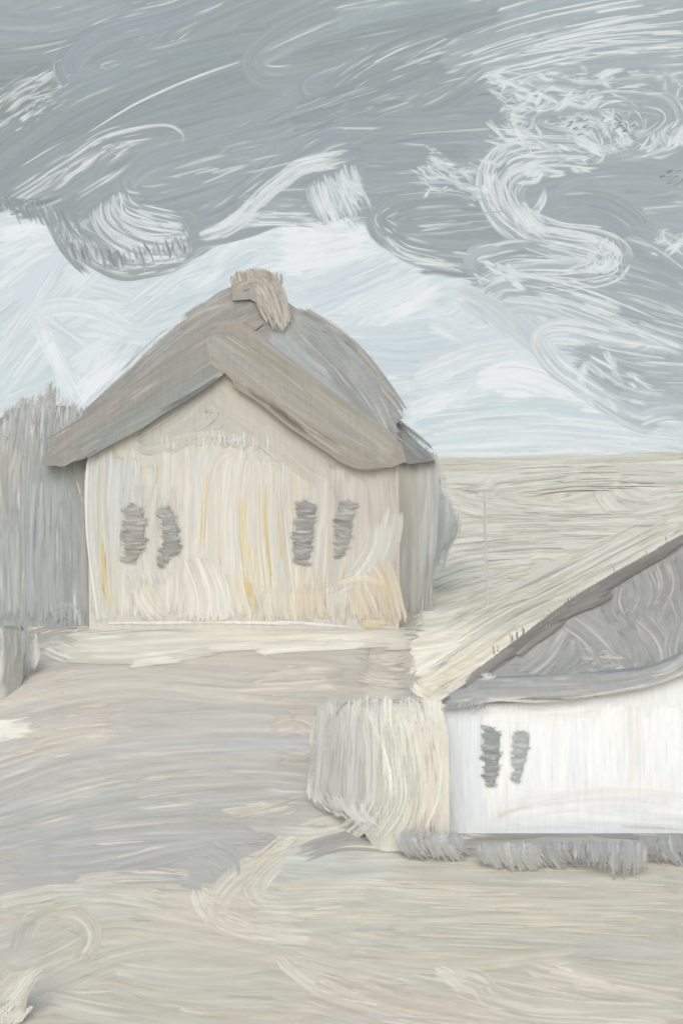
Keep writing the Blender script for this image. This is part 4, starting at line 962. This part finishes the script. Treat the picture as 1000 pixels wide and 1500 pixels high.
def window(parent, surfY, outline, col, dashes, name='window'):
    a = Acc()
    o = np.array(outline, float); o2 = o.mean(0) + (o - o.mean(0)) * np.array([.72, .92])
    a.prism(o2, surfY - .012, surfY + .05, col)
    sf = plane(surfY - .014)
    y0, y1 = o[:, 1].min(), o[:, 1].max()
    for k in range(dashes):
        y = y0 + (y1 - y0) * (k + .5) / dashes + RNG.normal(0, 1)
        xs_ = []
        for i in range(len(o)):
            (xa, ya), (xb, yb) = o[i], o[(i + 1) % len(o)]
            if (ya > y) != (yb > y): xs_.append(xa + (y - ya) * (xb - xa) / (yb - ya))
        if len(xs_) < 2: continue
        l, r = min(xs_) - RNG.uniform(2, 8), max(xs_) + RNG.uniform(1, 8); sl = RNG.uniform(-3, 3)
        cc = np.array(col, float) + RNG.normal(6, 10)
        stroke(a, sf, [(l, y + sl), ((l + r) / 2, y + 1.5), (r, y - sl - 1)], RNG.uniform(5, 9), cc, hl=.2, hlc=(208, 203, 194), con=9, dk=.22, rag=(2, 4), pitch=1.5, hlk=18, knot=22, thin=.5, soft=.5, fade=(8, 13), op=.9)
    return a.build(name, M_GLASS, parent)
window(gh, YF - .06, [(182, 738), (194, 734), (206, 742), (216, 760), (214, 800), (200, 824), (180, 824), (179, 780)], (164, 159, 153), 24)
window(gh, YF - .06, [(232, 742), (240, 738), (254, 746), (262, 775), (268, 805), (250, 814), (244, 828), (232, 826), (238, 790)], (160, 159, 154), 22)
window(gh, YF - .06, [(434, 734), (448, 730), (464, 736), (466, 756), (460, 790), (454, 822), (432, 822), (428, 790), (432, 756)], (156, 155, 151), 24)
window(gh, YF - .06, [(500, 732), (512, 730), (522, 742), (516, 780), (506, 812), (494, 814), (488, 790), (492, 752)], (166, 164, 158), 22)

# ================================================================== WHITE COTTAGE
YW = 30.0
wh = tag(empty('white_cottage', P(830., 1220., YW)), 'low white cottage with grey hipped roof and two narrow dark windows beside the bush', 'cottage')
ww = Acc()
k_ = YW / F
ww.prism([(657, 1232), (655, 1020), (900, 1006), (1010, 972), (1100, 955), (1660, 940), (1660, 1232)], YW + .003, YW + 4.6, (240, 241, 238), skew=1.75)
wp = plane(YW)
v1 = lambda *a, **k: stroke(ww, wp, *a, **{**dict(hl=.04, hlc=(254, 254, 253), con=3, dk=.015, rag=(5, 8), rnd=(.2, .2), knot=110, hlk=90), **k})
for i, x in enumerate(np.linspace(668, 1080, 17)):
    c = (238, 240, 241) if x < 705 else [(249, 249, 245), (246, 247, 246), (250, 250, 248)][i % 3]
    v1([(x - 2, 1026 + 8 * (i % 3)), (x, 1110), (x + 3, 1205)], RNG.uniform(34, 48), c, extra=[(.02, (236, 228, 214))])
v1([(664, 1034), (662, 1120), (676, 1222)], 22, (240, 242, 243), hl=.1); v1([(690, 1040), (692, 1120), (696, 1216)], 30, (236, 239, 241))
v1([(790, 1060), (775, 1110), (790, 1160), (850, 1165)], 24, (249, 249, 247), hl=.1); v1([(700, 1044), (800, 1050), (880, 1042)], 24, (247, 247, 242))
v1([(960, 1130), (958, 1160), (970, 1180)], 50, (250, 247, 240)); v1([(930, 1030), (932, 1100), (930, 1160)], 30, (240, 238, 233), hl=.05)
v1([(732, 1188), (800, 1178), (900, 1168), (1020, 1176)], 34, (242, 240, 236), hl=.08); v1([(740, 1200), (860, 1192), (1020, 1198)], 30, (244, 243, 240)); v1([(700, 1212), (800, 1206), (900, 1208)], 16, (242, 242, 240), hl=.1)
v1([(720, 1198), (760, 1186), (800, 1182)], 8, (228, 222, 212), hl=.2)
v1([(900, 1210), (950, 1212), (1010, 1214)], 8, (226, 220, 206), hl=.3, dry=.3)
ww.build('wall', M_WALL, wh)
# hipped roof: eave line at row 1030, overhang .5 m, ridge centred in depth
ex0 = (652 - PXC) * (YW - .2) / F; ex1 = (1668 - PXC) * k_
YE = YW - .2; ez = HC - (1026 - HZ) * YE / F; YBk = YW + 4.9; ym = (YE + YBk) / 2
zr = HC - (724 - HZ) / F * ym          # ridge height
xr0 = (1092 - PXC) / F * ym; xr1 = ex1 - (xr0 - ex0)
e0 = (ex0, YE, ez); e1 = (ex1, YE, ez); e2 = (ex1, YBk, ez); pe3 = HZ + (HC - ez) * F / YBk; e3 = ((652 + (1025 - pe3) / .69 + 6 - PXC) / F * YBk, YBk, ez); t0 = (xr0, ym, zr); t1 = (xr1, ym, zr)
th = .16
th = .1
n = np.cross(np.array(e1) - e0, np.array(t0) - e0); n = n if n[1] < 0 else -n
sl = slope(e0, n)
edge_ = [tuple(sl(float(a_), float(b_), 0.0)) for a_, b_ in ((760, 1024), (850, 1018), (930, 1006), (1010, 982), (1100, 964), (1668, 940))]
top_ = [e0] + edge_ + [e2, e3, t0, t1]
low_ = [(p[0], p[1] + .05, p[2] - th) for p in top_[:9]]
wr = Acc(); wr.lift = np.array([4., 7, 6])
wr.poly(top_ + low_, [(i, i + 1, 9) for i in range(5)] + [(5, 6, 10, 9), (6, 7, 10), (7, 8, 9, 10), (8, 0, 9)] + [(i, i + 1, i + 12, i + 11) for i in range(8)] + [(8, 0, 11, 19)], (170, 173, 171), e=np.array([1.36, 1.40, 1.47]))
z1 = lambda *a, **k: stroke(wr, sl, *a, **{**dict(e=np.array([1.36, 1.40, 1.47]), hl=.07, hlc=(212, 212, 206), con=5, dk=.06, rag=(6, 9), rnd=(.4, .3), knot=100), **k})
rp = [(735, 985), (800, 935), (900, 862), (1010, 790), (1160, 720), (1200, 1000), (1000, 1005), (760, 1005)]
fill(wr, sl, rp, [(760, 960, -40), (800, 960, -45), (850, 930, 60), (880, 980, 75), (960, 850, 62), (940, 930, 62), (1000, 970, 78), (1000, 880, 70)],
     [(760, 970, (166, 167, 166)), (850, 930, (169, 170, 169)), (920, 880, (164, 164, 163)), (980, 850, (160, 160, 160)), (960, 960, (166, 167, 167))], 70, w=(30, 54), L=(70, 150), jit=2.4, hl=.06, hlc=(206, 206, 201), con=4.5, dk=.05, ajit=8, e=np.array([1.36, 1.40, 1.47]))
z1([(742, 978), (780, 950), (800, 920)], 44, (172, 173, 172), hl=.12); z1([(760, 990), (800, 960), (830, 910)], 40, (168, 169, 168), hl=.1)
z1([(822, 896), (860, 920), (890, 950), (912, 985)], 50, (168, 168, 167), hl=.1); z1([(900, 850), (895, 885), (915, 920)], 34, (163, 163, 161), hl=.12)
z1([(930, 830), (940, 870), (920, 910)], 44, (162, 163, 162), hl=.14); z1([(975, 815), (985, 860), (960, 910)], 50, (158, 158, 158), hl=.14); z1([(930, 900), (965, 940), (975, 985)], 46, (170, 170, 169), hl=.14)
z1([(905, 920), (930, 950), (935, 990)], 34, (166, 166, 165), hl=.1); z1([(990, 860), (1010, 920), (1020, 980)], 44, (160, 161, 161), hl=.1); z1([(1000, 900), (985, 950), (1000, 985)], 30, (168, 169, 168), hl=.2)
for q in range(16):
    x = RNG.uniform(838, 900); y = RNG.uniform(948, 984)
    z1([(x, y), (x + 14, y - 4), (x + RNG.uniform(22, 36), y - RNG.uniform(0, 12))], RNG.uniform(6, 12), (194, 193, 186), hl=.4, dry=.25)
z1([(790, 980), (810, 992), (822, 1000)], 20, (168, 168, 166), hl=.2)
wr.build('roof', M_ROOF, wh)
ev = Acc()
yy = YE - .06
ev.prism([(648, 1032), (700, 996), (850, 990), (960, 980), (1030, 950), (1672, 900), (1674, 960), (1100, 968), (1010, 986), (930, 1010), (840, 1022), (740, 1024)], yy + .04, yy + .5, (168, 170, 169))
es = plane(yy + .036)
k1 = lambda *a, **k: stroke(ev, es, *a, **{**dict(hl=.08, hlc=(220, 219, 212), con=4.5, dk=.06, rag=(6, 12), rnd=(.3, .3), knot=120), **k})
k1([(652, 1026), (760, 1010), (900, 1002), (980, 984), (1060, 950)], 30, (173, 174, 172)); k1([(690, 1002), (820, 1000), (950, 988), (1040, 950)], 22, (168, 169, 168), hl=.1); k1([(680, 1018), (800, 1018), (930, 1008), (1010, 980)], 10, (180, 180, 176), hl=.26)
k1([(650, 1031), (676, 1030), (712, 1024)], 13, (156, 156, 154), hl=.1, rag=(4, 8)); k1([(704, 1023), (800, 1026), (900, 1013), (970, 996)], 6, (208, 205, 195), hl=.3, dk=.12)
for x in np.arange(654, 712, 5): k1([(x, 1026), (x - 2, 1036), (x - 5 + RNG.normal(0, 2), 1042)], 6, (160, 160, 158), rag=(1, 4), fade=(4, 8), soft=.4)
k1([(696, 992), (720, 992), (736, 986)], 14, (208, 210, 208), hl=.4); k1([(950, 990), (985, 980), (1010, 950)], 14, (184, 184, 180), hl=.3); k1([(770, 1024), (830, 1024), (870, 1017)], 4, (142, 140, 134), hl=.1, dk=.2)
ev.build('eave', M_ROOF, wh)
hcg = Acc()
cap = []
for t in np.linspace(0, 1, 12):
    p = np.array(e0) * (1 - t) + np.array(t0) * t
    cap.append(p)
cap = np.array(cap); sec = [(-.07, -.08), (-.05, .03), (.02, .05), (.10, .0), (.12, -.08)]
pv = np.concatenate([cap + np.array([a, -.02, b]) for a, b in sec])
nf = [(i * 12 + j, i * 12 + j + 1, (i + 1) * 12 + j + 1, (i + 1) * 12 + j) for i in range(4) for j in range(11)]
hcg.poly(pv, nf, (140, 139, 136))
sl2 = slope(np.array(e0) + np.array([0, -.05, .06]), n)
m1 = lambda *a, **k: stroke(hcg, sl2, *a, **{**dict(e=np.array([1.36, 1.40, 1.47]), hl=.03, hlc=(200, 194, 184), con=5, dk=.1, rag=(5, 10), rnd=(.2, .2)), **k})
m1([(690, 992), (770, 932), (860, 868), (1030, 772)], 14, (138, 138, 135)); m1([(730, 970), (800, 918), (880, 862), (1010, 788)], 16, (134, 134, 131)); m1([(676, 1006), (720, 974), (760, 946)], 14, (156, 155, 152))
m1([(812, 906), (856, 886), (904, 866)], 20, (140, 139, 136), hl=.08, dry=.1, fade=(20, 30)); m1([(862, 886), (885, 878), (906, 866)], 14, (138, 134, 131), hl=.1, dry=.1); m1([(750, 966), (790, 934), (830, 908)], 14, (150, 148, 145), hl=.06, dry=.1)
for q in range(34):
    t = RNG.uniform(.1, .9); x = 690 + t * 320; y = 981 - t * 203 - 4
    l = RNG.uniform(5, 15)
    m1([(x, y + 5), (x - 1, y - l * .4), (x - 3 + RNG.normal(0, 1.5), y - l)], RNG.uniform(2.5, 4), (148, 144, 140), hl=0, pitch=1.2, rag=(0, 2))
hcg.build('hip_cap', M_ROOF, wh)
window(wh, YW - .05, [(706, 1064), (718, 1062), (736, 1074), (733, 1120), (726, 1150), (708, 1150)], (156, 159, 157), 24)
window(wh, YW - .05, [(752, 1072), (770, 1068), (779, 1082), (772, 1110), (760, 1144), (752, 1146)], (174, 177, 174), 20)

# ================================================================== PLANTS
def plant(name, label, cat, rows, Yc, depth, col, strokes, group=None, mat=None, fit=.86, low=.97, dflt=None, ee=1.0):
    sf = blob(rows, Yc, depth); a = Acc(); a.body(sf, col, fit, WALL_E * ee, low)
    for s_ in strokes:
        k = dict(e=WALL_E * .98 * ee, hl=.06, hlc=(216, 214, 203), con=4, dk=.04, rag=(8, 14), knot=110, hlk=80, soft=.4, thin=.5, fade=(22, 30))
        if dflt: k.update(dflt)
        if len(s_) > 3: k.update(s_[3])
        stroke(a, sf, s_[0], s_[1], s_[2], **k)
    r = np.array(rows, float); mid = r[r[:, 0].argmax()]
    o = a.build(name, mat or M_LEAF, None, loc=P((mid[1] + mid[2]) / 2, mid[0], float(sf.yc(np.float64((mid[1] + mid[2]) / 2)))))
    return tag(o, label, cat, group)
T1 = (168, 171, 167)
TT = lambda x: 566 + abs(x - 72) * (.55 if x < 72 else .75)
plant('leafy_tree', 'broad grey green tree with brushy rounded top beside the gabled house', 'tree',
      [(584, 56, 86), (596, 28, 106), (612, -4, 122), (640, -60, 132), (760, -80, 146), (880, -84, 146), (950, -80, 146)], 41.0, .7, (168, 171, 167),
      [([(x, 612 + abs(x - 70) * .25), (x - 1, 740), (x, 922)], 46, (167 + (70 - x) * .04, 170, 167), dict(col2=(172, 174, 172), con=3, hl=.03)) for x in range(-70, 130, 16)] +
      [([(x, TT(x) - RNG.uniform(-6, 14)), (x - 3 + (x - 70) * .05, TT(x) + 36), (x - 6 + (x - 70) * .12, TT(x) + RNG.uniform(80, 130))], 20, np.array((173, 173, 167)) + RNG.normal(0, 5), dict(hl=.16, dk=.1, con=7, fade=(24, 60), rag=(10, 24))) for x in list(range(-56, 126, 8)) * 2] +
      [([(20, 640), (14, 700), (14, 780)], 40, (182, 182, 175), dict(hl=.16, extra=[(.04, (206, 196, 168))])), ([(52, 690), (50, 800), (52, 915)], 30, (175, 179, 179), dict(hl=.04, extra=[(.1, (176, 184, 192))])),
       ([(104, 690), (116, 740), (124, 800)], 30, (168, 168, 163), dict(hl=.08)), ([(108, 720), (110, 850), (112, 935)], 60, (168, 170, 167), dict(con=3, soft=.1, fade=(30, 4))), ([(14, 760), (16, 850), (18, 916)], 40, (176, 178, 175), dict(con=3)),
       ([(78, 900), (100, 890), (120, 916)], 30, (172, 173, 170), {})], fit=.92)
plant('rounded_bush', 'low rounded grey green bush at the foot of the broad tree', 'bush',
      [(912, -40, 30), (930, -60, 46), (960, -70, 46), (990, -70, 44), (1024, -70, 36)], lambda px: np.interp(px, [-80, 5, 50], [36.0, 36.1, 37.2]), .3, (199, 197, 188),
      [([(x, 912 + abs(x - 5) * .15), (x + 2, 955), (x - 4, 1016 - max(x, 0) * .5)], 24, np.array((199, 197, 188)) + RNG.normal(0, 3), dict(hl=.16)) for x in range(-56, 46, 9)] +
      [([(30, 916), (40, 930), (40, 970)], 10, (209, 206, 196), dict(hl=.34)), ([(42, 930), (36, 970), (10, 1010)], 14, (205, 202, 191), dict(hl=.24)), ([(50, 940), (54, 960), (48, 985)], 10, (199, 198, 190), dict(hl=.2))], fit=.8, low=1.0, ee=.98, dflt=dict(rag=(5, 8), fade=(14, 26), soft=.6, thin=.7))
plant('shadowy_shrub', 'grey shrub leaning behind the right corner of the gabled house', 'shrub',
      [(676, 626, 640), (715, 620, 646), (740, 616, 664), (765, 612, 674), (790, 608, 664), (812, 604, 648), (850, 600, 634), (910, 598, 622)], 46.0, .7, (190, 190, 185),
      [([(628, 672), (624, 760), (612, 905)], 30, (190, 190, 185), {}), ([(640, 680), (640, 740), (626, 850)], 30, (190, 190, 185), {}), ([(650, 720), (650, 770), (636, 840)], 30, (190, 190, 185), {}), ([(664, 740), (660, 780), (644, 820)], 28, (190, 190, 185), {}),
       ([(666, 752), (664, 780), (650, 806)], 18, (193, 193, 187), {}), ([(630, 668), (640, 690), (642, 720)], 14, (200, 199, 191), dict(hl=.3)), ([(612, 800), (606, 860), (604, 910)], 20, (188, 189, 185), {})], fit=.86, ee=.88, dflt=dict(rag=(3, 5), fade=(14, 20), soft=.5, thin=.6, con=3))
BT = lambda x: 1022 + abs(x - 560) * .12
plant('tall_bush', 'tall pale green and pinkish bush between the lane and the white cottage', 'bush',
      [(1018, 530, 590), (1032, 496, 620), (1060, 476, 640), (1120, 468, 648), (1160, 470, 650), (1196, 500, 644), (1226, 530, 636), (1250, 545, 634)], lambda px: np.interp(px, [455, 500, 560, 660], [31.3, 30.4, 29.6, 29.6]), .4, (202, 200, 189),
      [([(x, BT(x) - RNG.uniform(2, 20)), (x + (x - 540) * .04, 1070), (x + (x - 540) * .08, 1130)], 24, np.array((207, 204, 191)) + RNG.normal(0, 3), dict(hl=.16, fade=(20, 50), rag=(8, 20))) for x in range(476, 644, 9)] +
      [([(474, 1038), (468, 1100), (462, 1180)], 30, (201, 197, 187), dict(hl=.1)), ([(490, 1036), (486, 1110), (480, 1186)], 34, (198, 195, 186), dict(hl=.05)), ([(504, 1036), (502, 1110), (500, 1196)], 40, (196, 194, 186), dict(hl=.02)), ([(522, 1040), (522, 1110), (516, 1204)], 34, (195, 194, 188), dict(hl=.02, extra=[(.08, (197, 201, 206))])),
       ([(634, 1034), (648, 1100), (648, 1236)], 24, (210, 205, 190), dict(thin=.12, soft=.15)), ([(644, 1050), (652, 1110), (651, 1236)], 12, (210, 205, 190), dict(thin=.1, soft=.2)), ([(612, 1030), (630, 1100), (632, 1232)], 34, (209, 203, 189), dict(hl=.1)),
       ([(540, 1030), (548, 1110), (544, 1180), (500, 1226)], 38, (205, 205, 195), dict(hl=.14)), ([(560, 1030), (578, 1120), (580, 1180), (540, 1240)], 40, (206, 206, 193), dict(hl=.14)),
       ([(588, 1030), (604, 1110), (606, 1180), (580, 1242)], 36, (207, 204, 190), dict(hl=.12)), ([(604, 1040), (624, 1110), (624, 1180), (604, 1242)], 28, (210, 202, 190), dict(hl=.12, extra=[(.08, (219, 204, 188))])),
       ([(530, 1026), (550, 1070), (570, 1130), (574, 1190)], 8, (224, 224, 214), dict(hl=.3)), ([(628, 1060), (645, 1110), (641, 1170), (620, 1222)], 9, (224, 219, 206), dict(hl=.3)), ([(636, 1060), (650, 1120), (644, 1180)], 9, (225, 220, 205), dict(hl=.3))] +
      [([(x, 1150 + (x - 460) * .25), (x + 10, 1176 + (x - 460) * .3), (x + 36, 1196 + (x - 460) * .3)], 12, np.array((208, 206, 197)) + RNG.normal(0, 4), dict(hl=.16, fade=(10, 24), dry=.2)) for x in range(456, 540, 7)], fit=.86, low=1.0, ee=.84, dflt=dict(rag=(6, 7), fade=(16, 12), soft=.5, thin=.7))
SG = 'low grey shrubs along the foot of the white cottage'
LS = [('grey shrub with drooping strands at the left corner of the white cottage', [(1222, 640, 676), (1234, 600, 690), (1250, 592, 690), (1264, 620, 660)], (176, 176, 172), 1),
      ('thin ragged grey shrub below the two windows of the white cottage', [(1238, 716, 796), (1252, 706, 800), (1266, 716, 800), (1278, 740, 790)], (178, 178, 173), 1),
      ('short rounded grey shrub between the ragged one and the deepest hanging one', [(1234, 800, 840), (1246, 794, 848), (1264, 798, 846), (1276, 812, 836)], (172, 172, 168), 1),
      ('deepest grey shrub with straight hanging strands reaching lowest into the meadow', [(1234, 846, 944), (1250, 842, 952), (1272, 850, 948), (1292, 896, 940)], (170, 170, 167), 0),
      ('dark grey slanting shrub cut by the edge of the picture under the white wall', [(1226, 952, 1060), (1240, 944, 1066), (1256, 952, 1066), (1270, 980, 1060)], (164, 164, 162), 1)]
for lb, rows, c, cur in LS:
    c = tuple(np.array(c) - 6)
    r = np.array(rows); x0, x1 = r[:, 1].min() + 6, r[:, 2].max() - 6; yt, yb = r[0, 0], r[-1, 0]
    st = []
    for x in np.arange(x0, x1, 10):
        d = RNG.uniform(.7, 1.0)
        xo = -8 if cur else 0
        lo = np.interp(x, [x0, (x0 + x1) / 2, x1], [.72, 1, .8]) if not lb.startswith('deepest') else np.interp(x, [x0, x0 + 60, x1], [.5, .95, .75])
        st.append(([(x + xo, yt - 7), (x + xo * .6, (yt + yb) / 2 - 4), (x + 14 * cur, yt + (yb + 6 - yt) * lo)], 22, np.array(c) + RNG.normal(0, 3), dict(soft=.45, hl=.14, hlc=(206, 205, 198), dk=.12, rag=(3, 8), dry=.03, thin=.4, fade=(6, 22))))
    plant('low_shrub', lb, 'shrub', rows, float(smooth_y(yb - 6)), .14, c, st, SG, fit=.7, low=.5)
plant('grass_tuft', 'pale bristly grass tuft leaning right near the corner of the meadow', 'grass tuft',
      [(1408, 52, 66), (1430, 30, 64), (1460, 12, 58), (1480, 2, 54), (1508, -6, 50)], 24.0, .06, (202, 199, 187),
      [([(6 + k * 1.3, 1476 + k * .5), (30 + k * 1.2, 1440 + k * .5), (58 + k * .5, 1408 + abs(k))], 8, np.array((208, 204, 192)) + RNG.normal(0, 6), dict(hl=.25, fade=(12, 24), soft=.5, rag=(6, 10))) for k in np.arange(-14, 16, 2.5)] +
      [([(-2 + k * 1.3, 1512), (16 + k * 1.2, 1486 + k * .4), (42 + k * .6, 1462 + k * .4)], 8, np.array((209, 204, 190)) + RNG.normal(0, 6), dict(hl=.25, fade=(12, 24), soft=.5, rag=(6, 10))) for k in np.arange(-14, 16, 2.5)], fit=.3, low=.9)
# thin weathered pole far up in the field
po = Acc(); Yp = 44.0
po.prism([(708, 722), (711, 722), (716, 908), (712.5, 908)], Yp, Yp + .07, (202, 202, 194), )
pf = plane(Yp - .002)
stroke(po, pf, [(709.5, 724), (711, 800), (714, 906)], 3.0, (202, 202, 195), pitch=1.0, con=8, hl=.1)
tag(po.build('wooden_pole', M_WOOD, None, loc=P(714., 908., Yp)), 'thin faint grey wooden pole standing in the pale hillside field', 'pole')

o = sky.build('sky', M_SKY); o['kind'] = 'structure'
o = cl.build('clouds', M_SKY); o['kind'] = 'stuff'
tag(o, 'heavy grey storm clouds swirling above the pale horizon', 'clouds')

# ================================================================== LIGHT AND CAMERA
SUN_EL, SUN_AZ = 38.0, 186.0     # azimuth clockwise from +Y: behind the viewer, to the left
w = D.worlds.new('World'); SC.world = w; w.use_nodes = True
nt = w.node_tree; bg = nt.nodes['Background']
st = nt.nodes.new('ShaderNodeTexSky'); st.sky_type = 'NISHITA'; st.sun_disc = False
st.sun_elevation = math.radians(SUN_EL); st.sun_rotation = math.radians(SUN_AZ); st.dust_density = 1.7; st.ozone_density = .6
nt.links.new(st.outputs['Color'], bg.inputs['Color']); bg.inputs['Strength'].default_value = .15
sl_ = D.lights.new('sun', 'SUN'); sl_.energy = 1.0; sl_.angle = math.radians(40); sl_.color = (1.0, .975, .94)
so = D.objects.new('sun', sl_); COL.objects.link(so)
from mathutils import Vector
a_, e_ = math.radians(SUN_AZ), math.radians(SUN_EL)
dirv = Vector((math.sin(a_) * math.cos(e_), math.cos(a_) * math.cos(e_), math.sin(e_)))
so.rotation_euler = dirv.to_track_quat('Z', 'Y').to_euler(); so.location = (0, 0, 60)
cam = D.cameras.new('camera'); co = D.objects.new('camera', cam); COL.objects.link(co)
co.location = (0, 0, HC); co.rotation_euler = (math.pi / 2, 0, 0)
cam.sensor_fit = 'HORIZONTAL'; cam.sensor_width = 36; cam.lens = 36 * F / 1000; cam.shift_y = -(750 - HZ) / 1000
cam.clip_end = 5000; cam.clip_start = .1
SC.camera = co
vs = SC.view_settings; vs.view_transform = 'Standard'; vs.look = 'None'; vs.exposure = EXPO; vs.gamma = 1
SC.render.resolution_x = 682; SC.render.resolution_y = 1024
SC.cycles.max_bounces = 4; SC.cycles.transparent_max_bounces = 40
